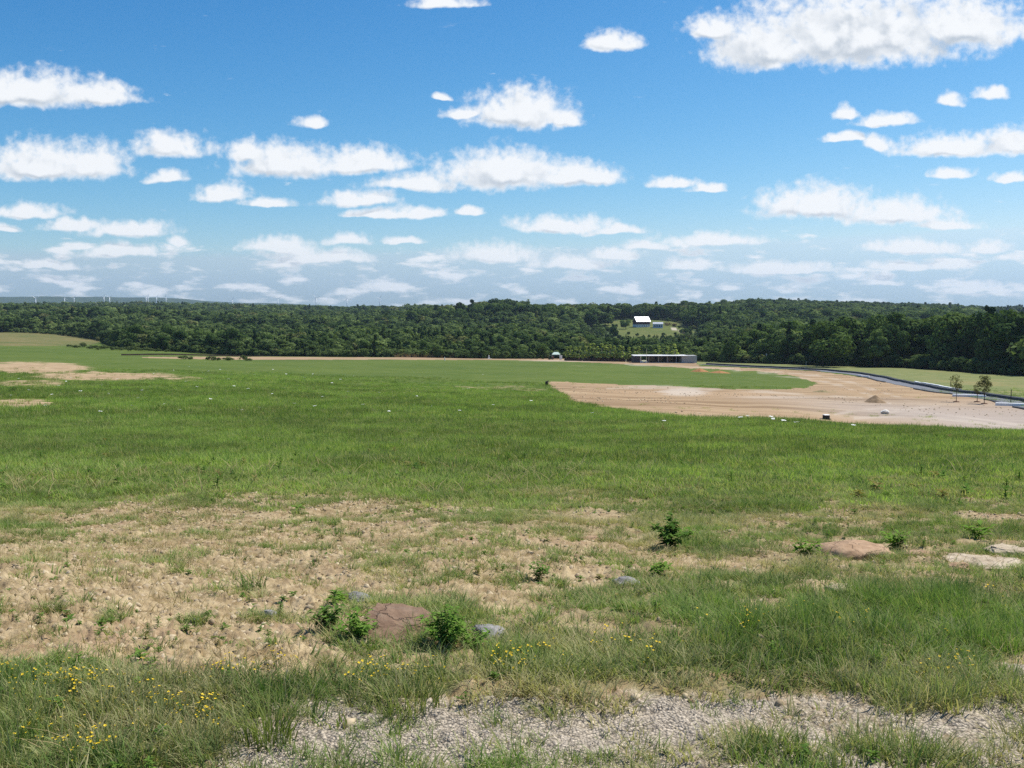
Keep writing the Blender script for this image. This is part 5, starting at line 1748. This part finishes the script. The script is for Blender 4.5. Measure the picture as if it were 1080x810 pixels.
M_herb = leafmat('herb_leaf', (0.10, 0.20, 0.035), (0.24, 0.38, 0.075), None, .4, .25, inst=False)
M_dherb = leafmat('dark_herb_leaf', (0.055, 0.12, 0.025), (0.15, 0.25, 0.055), None, .35, .25, inst=False)


def bushy(h, r, leaf, n, seed, stems=9):
    """stems with leaves along them; returns leaf data and stem mesh"""
    R = random.Random(seed)
    V = []; Q = []; T = []; tint = []
    m = MB()
    for s in range(stems):
        a = R.uniform(0, 6.283); lean = r * math.sqrt(R.random())
        top = Vector((math.cos(a) * lean, math.sin(a) * lean, h * R.uniform(.7, 1.05) * (1 - .35 * (lean / r) ** 2)))
        mid = top * .5 + Vector((0, 0, h * .06)) - Vector((top.x, top.y, 0)) * .12
        m.tube([(0, 0, -.02), mid, top], [h * .012, h * .009, h * .004], 4)
        for k in range(n // stems):
            q = R.uniform(.18, 1.0)
            c = (mid * (q * 2) if q < .5 else mid.lerp(top, q * 2 - 1))
            aa = R.uniform(0, 6.283); L = leaf * R.uniform(.6, 1.2)
            d = Vector((math.cos(aa), math.sin(aa), R.uniform(-.3, .6))).normalized()
            sd = d.cross(Vector((0, 0, 1))).normalized() * L * .22
            upv = Vector((0, 0, L * .08))
            b = len(V); tv = R.random()
            V += [tuple(c), tuple(c + d * L * .45 + sd + upv), tuple(c + d * L * .45), tuple(c + d * L * .45 - sd + upv), tuple(c + d * L - Vector((0, 0, L * .15)))]
            T += [(b, b + 2, b + 1), (b, b + 3, b + 2), (b + 1, b + 2, b + 4), (b + 2, b + 3, b + 4)]
            tint += [tv] * 5
    return (V, Q, T, tint, None), m


def herb(px, py, hp_, rp, leafp, n, seed, label, cat, name, mat, stems=9):
    p = at(px, py); u = (p - Vector((0, 0, EYE))).length / F
    L, m = bushy(hp_ * u, rp * u, leafp * u, n, seed, stems)
    o = plant(px, py, [('foliage', L)], label, cat, name, mat)
    m.build('stem', M_bark if mat is M_dherb else mat, o)
    return o


herb(706, 580, 38, 22, 11, 260, 41, 'leafy dark green bush standing alone right of centre', 'bush', 'leafy_bush', M_dherb, 8)
herb(722, 572, 16, 12, 8, 60, 42, 'pale green sprig at the foot of the leafy bush', 'weed', 'leafy_weed', M_herb, 4)
herb(469, 688, 52, 30, 8, 620, 43, 'bright green weed between the red and grey rocks', 'weed', 'leafy_weed', M_herb, 16)
herb(497, 686, 28, 26, 7, 260, 44, 'low spreading green weed in front of the grey rock', 'weed', 'leafy_weed', M_herb, 10)
herb(376, 676, 34, 26, 8, 320, 45, 'bright green weed against the left of the red rock', 'weed', 'leafy_weed', M_herb, 12)
herb(347, 668, 36, 22, 9, 260, 46, 'darker green weed left of the bright one by the rock', 'weed', 'leafy_weed', M_dherb, 10)
herb(352, 640, 20, 14, 11, 60, 47, 'small broad-leaved plant on the soil above the left weeds', 'weed', 'leafy_weed', M_herb, 5)
herb(566, 615, 24, 18, 7, 120, 48, 'green weed in the patchy grass near centre', 'weed', 'leafy_weed', M_dherb, 7)
herb(692, 610, 24, 18, 7, 140, 49, 'green weed above the long grey rock', 'weed', 'leafy_weed', M_herb, 7)
herb(850, 590, 22, 20, 8, 140, 50, 'green weed at the left of the tan boulder', 'weed', 'leafy_weed', M_herb, 8)
herb(945, 582, 26, 18, 8, 150, 51, 'green weed right of the tan boulder', 'weed', 'leafy_weed', M_herb, 8)
herb(13, 413, 7, 6, 3, 70, 52, 'dark weed clump on the bare strip at the far left', 'weed', 'leafy_weed', M_dherb, 6)
herb(1032, 570, 22, 12, 10, 60, 53, 'broad-leaved weed on the bare bank at right', 'weed', 'leafy_weed', M_herb, 5)
M_tuss = leafmat('tussock_blade', (0.095, 0.145, 0.032), (0.30, 0.33, 0.11), None, .4, .2, inst=False)
for (px, py, hp_, sp_, n, lab, dryp) in ((268, 622, 30, 11, 60, 'dark spiky grass tussock on the bare soil', .05), (283, 780, 50, 26, 170, 'large yellow green grass tussock at the gravel edge', .25), (333, 598, 18, 8, 40, 'small grass tussock above the bare soil', .05),
                                         (640, 700, 22, 20, 80, 'grass tussock in the lush strip near centre', .1), (815, 792, 34, 26, 110, 'bright grass tussock growing through the gravel at right', .1), (430, 744, 40, 34, 160, 'grass tussock with yellow flowers left of the gravel bend', .15),
                                         (470, 690, 20, 10, 40, 'light green grass spikes in front of the weed', .05), (596, 720, 34, 34, 150, 'dense grass tussock at the gravel edge near centre', .1)):
    p = at(px, py); u = (p - Vector((0, 0, EYE))).length / F
    V, Q, T, tint, dt = blades(n, hp_ * u, sp_ * u, .0055, .5, int(px), dry=dryp, splay=.9)
    o = bpy.data.objects.new('grass_tussock', np_mesh('grass_tussock', V, Q, T, M_dherb if 'dark' in lab or 'small' in lab else M_tuss, dict(tint=np.array(tint, float))))
    o.location = p
    tag(link(o), lab, 'grass tussock')


# grass grown round the feet of the stones
gp = []
for (p, a_, b_) in ROCKS:
    for k in range(int(14 + 110 * a_)):
        an = random.uniform(0, 6.283)
        if math.sin(an) > .3 and random.random() < .6:
            an = -an
        q = random.uniform(.82, 1.25)
        gp.append((p.x + math.cos(an) * a_ * q, p.y + math.sin(an) * b_ * q * .8))
gp = np.array(gp)
grow('stone_edge_grass', short, gp[:, 0], gp[:, 1], np.ones(len(gp), bool), .6, 1.25, 'short grass grown up round the half-buried stones', dryf=np.where(rng.random(len(gp)) < .25, .5, .1))

# flowers
M_petal_y = pbsdf('yellow_petal', (0.72, 0.50, 0.02), .6, .2, .15, 40.0)
M_petal_w = pbsdf('white_petal', (0.78, 0.78, 0.72), .7, .2, .05, 30.0)
M_petal_v = pbsdf('violet_petal', (0.30, 0.25, 0.55), .7, .2, .1, 30.0)
M_stem = pbsdf('flower_stem', (0.08, 0.15, 0.03), .8, .2, .2, 10.0)


def flower_head(n, r, seed, cup=.4):
    R = random.Random(seed)
    m = MB()
    for k in range(n):
        a = 6.283 * k / n + R.uniform(-.2, .2)
        c = Vector((math.cos(a) * r * .55, math.sin(a) * r * .55, R.uniform(-.1, .2) * r))
        t1 = Vector((math.cos(a), math.sin(a), cup)).normalized() * r * .55
        t2 = Vector((-math.sin(a), math.cos(a), 0)) * r * .42
        m.add([c - t1, c + t2, c + t1, c - t2], [(0, 1, 2, 3)])
    return m


fl = bpy.data.collections.new('yellow_flowers')
for i in range(5):
    R = random.Random(1500 + i)
    mm = MB(); nf = 0
    stems = MB()
    for k in range(R.randint(1, 3)):
        a = R.uniform(0, 6.28); l = R.uniform(.0, .05); h = R.uniform(.07, .15)
        pt = Vector((math.cos(a) * l, math.sin(a) * l, h))
        hd = flower_head(5, R.uniform(.0055, .0085), i * 10 + k)
        mm.add([Vector(v) + pt for v in hd.v], hd.f)
        nf += len(hd.f)
        stems.tube([(0, 0, 0), pt * .6, pt], [.0015, .0015, .001], 3)
    k0 = len(mm.f)
    mm.add(stems.v, stems.f)
    me = mm.mesh(f'yellow_flower_{i}', M_petal_y)
    me.materials.append(M_stem)
    for q, f in enumerate(me.polygons):
        f.material_index = 0 if q < k0 else 1
    fl.objects.link(bpy.data.objects.new(f'yellow_flower_{i}', me))

YFL = [(40, 728, 60, 12, 90), (75, 732, 30, 8, 50), (215, 770, 40, 14, 60), (190, 757, 40, 10, 40), (295, 710, 30, 10, 50), (230, 720, 40, 8, 40), (80, 760, 60, 10, 30), (60, 790, 90, 14, 45), (90, 805, 40, 8, 30),
       (150, 740, 90, 20, 50), (405, 725, 30, 12, 45), (395, 715, 20, 8, 22), (450, 720, 20, 10, 20), (545, 703, 30, 7, 40), (535, 710, 14, 5, 24), (600, 700, 60, 10, 30), (680, 690, 60, 12, 30), (1010, 712, 18, 5, 26), (975, 714, 14, 4, 8),
       (830, 655, 40, 8, 18), (1045, 640, 40, 12, 22), (780, 670, 40, 10, 16), (900, 660, 120, 20, 24), (640, 680, 40, 10, 14), (500, 470, 300, 30, 10)]
pts = []
for (cx_, cy_, rx, ry, n) in YFL:
    for k in range(int(n * .42)):
        pts.append(at(cx_ + rng.normal(0, rx * .5), min(816, cy_ + rng.normal(0, ry * .5))))
pts = np.array([tuple(p) for p in pts]); n = len(pts)
gn_scatter('yellow_wildflowers', pts, rots(n, .25), rng.uniform(.5, .95, n), rng.random(n), np.zeros(n), rng.integers(0, 5, n), fl, 'small yellow wildflowers scattered in the grass beside the track')

# flat-topped white flowers out in the meadow
def umbel(seed):
    R = random.Random(seed)
    m = MB()
    for k in range(14):
        a = R.uniform(0, 6.28); l = .055 * math.sqrt(R.random())
        c = Vector((math.cos(a) * l, math.sin(a) * l, R.uniform(-.008, .008)))
        r = R.uniform(.016, .024)
        m.add([c + Vector((r * math.cos(q * 1.0472), r * math.sin(q * 1.0472), .003 * (q % 2))) for q in range(6)], [tuple(range(6))])
    return m.mesh('flower_head', M_petal_w)
UM = [umbel(i) for i in range(4)]
m = MB(); m.tube([(0, 0, -.55), (.01, 0, -.2), (0, 0, 0)], [.006, .005, .003], 4); ME_ust = m.mesh('stem', M_stem)
WF = [(107, 408), (75, 400), (85, 415), (158, 410), (146, 423), (115, 418), (70, 404), (55, 419), (162, 395), (200, 387), (213, 393), (241, 401), (247, 409), (220, 392), (255, 437), (139, 432), (106, 439), (183, 391), (275, 434), (340, 421), (359, 401), (373, 397), (302, 395),
      (321, 399), (287, 418), (332, 432), (310, 429), (367, 415), (400, 416), (489, 412), (494, 411), (509, 395), (485, 437), (520, 430), (560, 425), (150, 414), (196, 404), (208, 410), (30, 414), (48, 432), (62, 409), (124, 401), (232, 390), (268, 396), (288, 390), (350, 405),
      (788, 441), (813, 442), (815, 445), (826, 447), (840, 449), (781, 443), (737, 436), (625, 436), (700, 447), (900, 452), (20, 401), (12, 420), (173, 430), (190, 437), (222, 424), (262, 412), (300, 411), (330, 395), (383, 430), (410, 438), (440, 420), (455, 432)]
for i, (px, py) in enumerate(WF):
    p = at(px, py + (1.5 if px < 600 else 5.0))
    s = random.uniform(1.5, 2.2) * (1.0 + max(0, p.y - 45) / 160)
    o = root('white_wildflower', p + Vector((0, 0, .36)), 'flat white wildflower head standing above the green meadow', 'wildflower', 'white wildflowers in the meadow', random.uniform(0, 6))
    h = link(bpy.data.objects.new('flower_head', UM[i % 4]), o)
    h.scale = (s * .9, s * .9, s * .9)
    h.rotation_euler = (random.uniform(.05, .25), random.uniform(-.1, .1), 0)
    link(bpy.data.objects.new('stem', ME_ust), o)

# ------------------------------------------------------------------ haze
m = bpy.data.materials.new('haze')
m.use_nodes = True
m.node_tree.nodes.clear()
vo = m.node_tree.nodes.new('ShaderNodeVolumePrincipled')
vo.inputs['Color'].default_value = (0.58, 0.74, 1.0, 1)
vo.inputs['Density'].default_value = 4.6e-5
vo.inputs['Anisotropy'].default_value = 0.2
mo_ = m.node_tree.nodes.new('ShaderNodeOutputMaterial')
m.node_tree.links.new(vo.outputs[0], mo_.inputs['Volume'])
HAZE = True
if HAZE:
    zlo, zhi = -300.0, 320.0
    o = MB().box((0, 0, (zlo + zhi) / 2), (18800, 18800, zhi - zlo)).build('haze', m)
    tag(o, 'thin summer haze over the far hills', None, None, 'stuff')
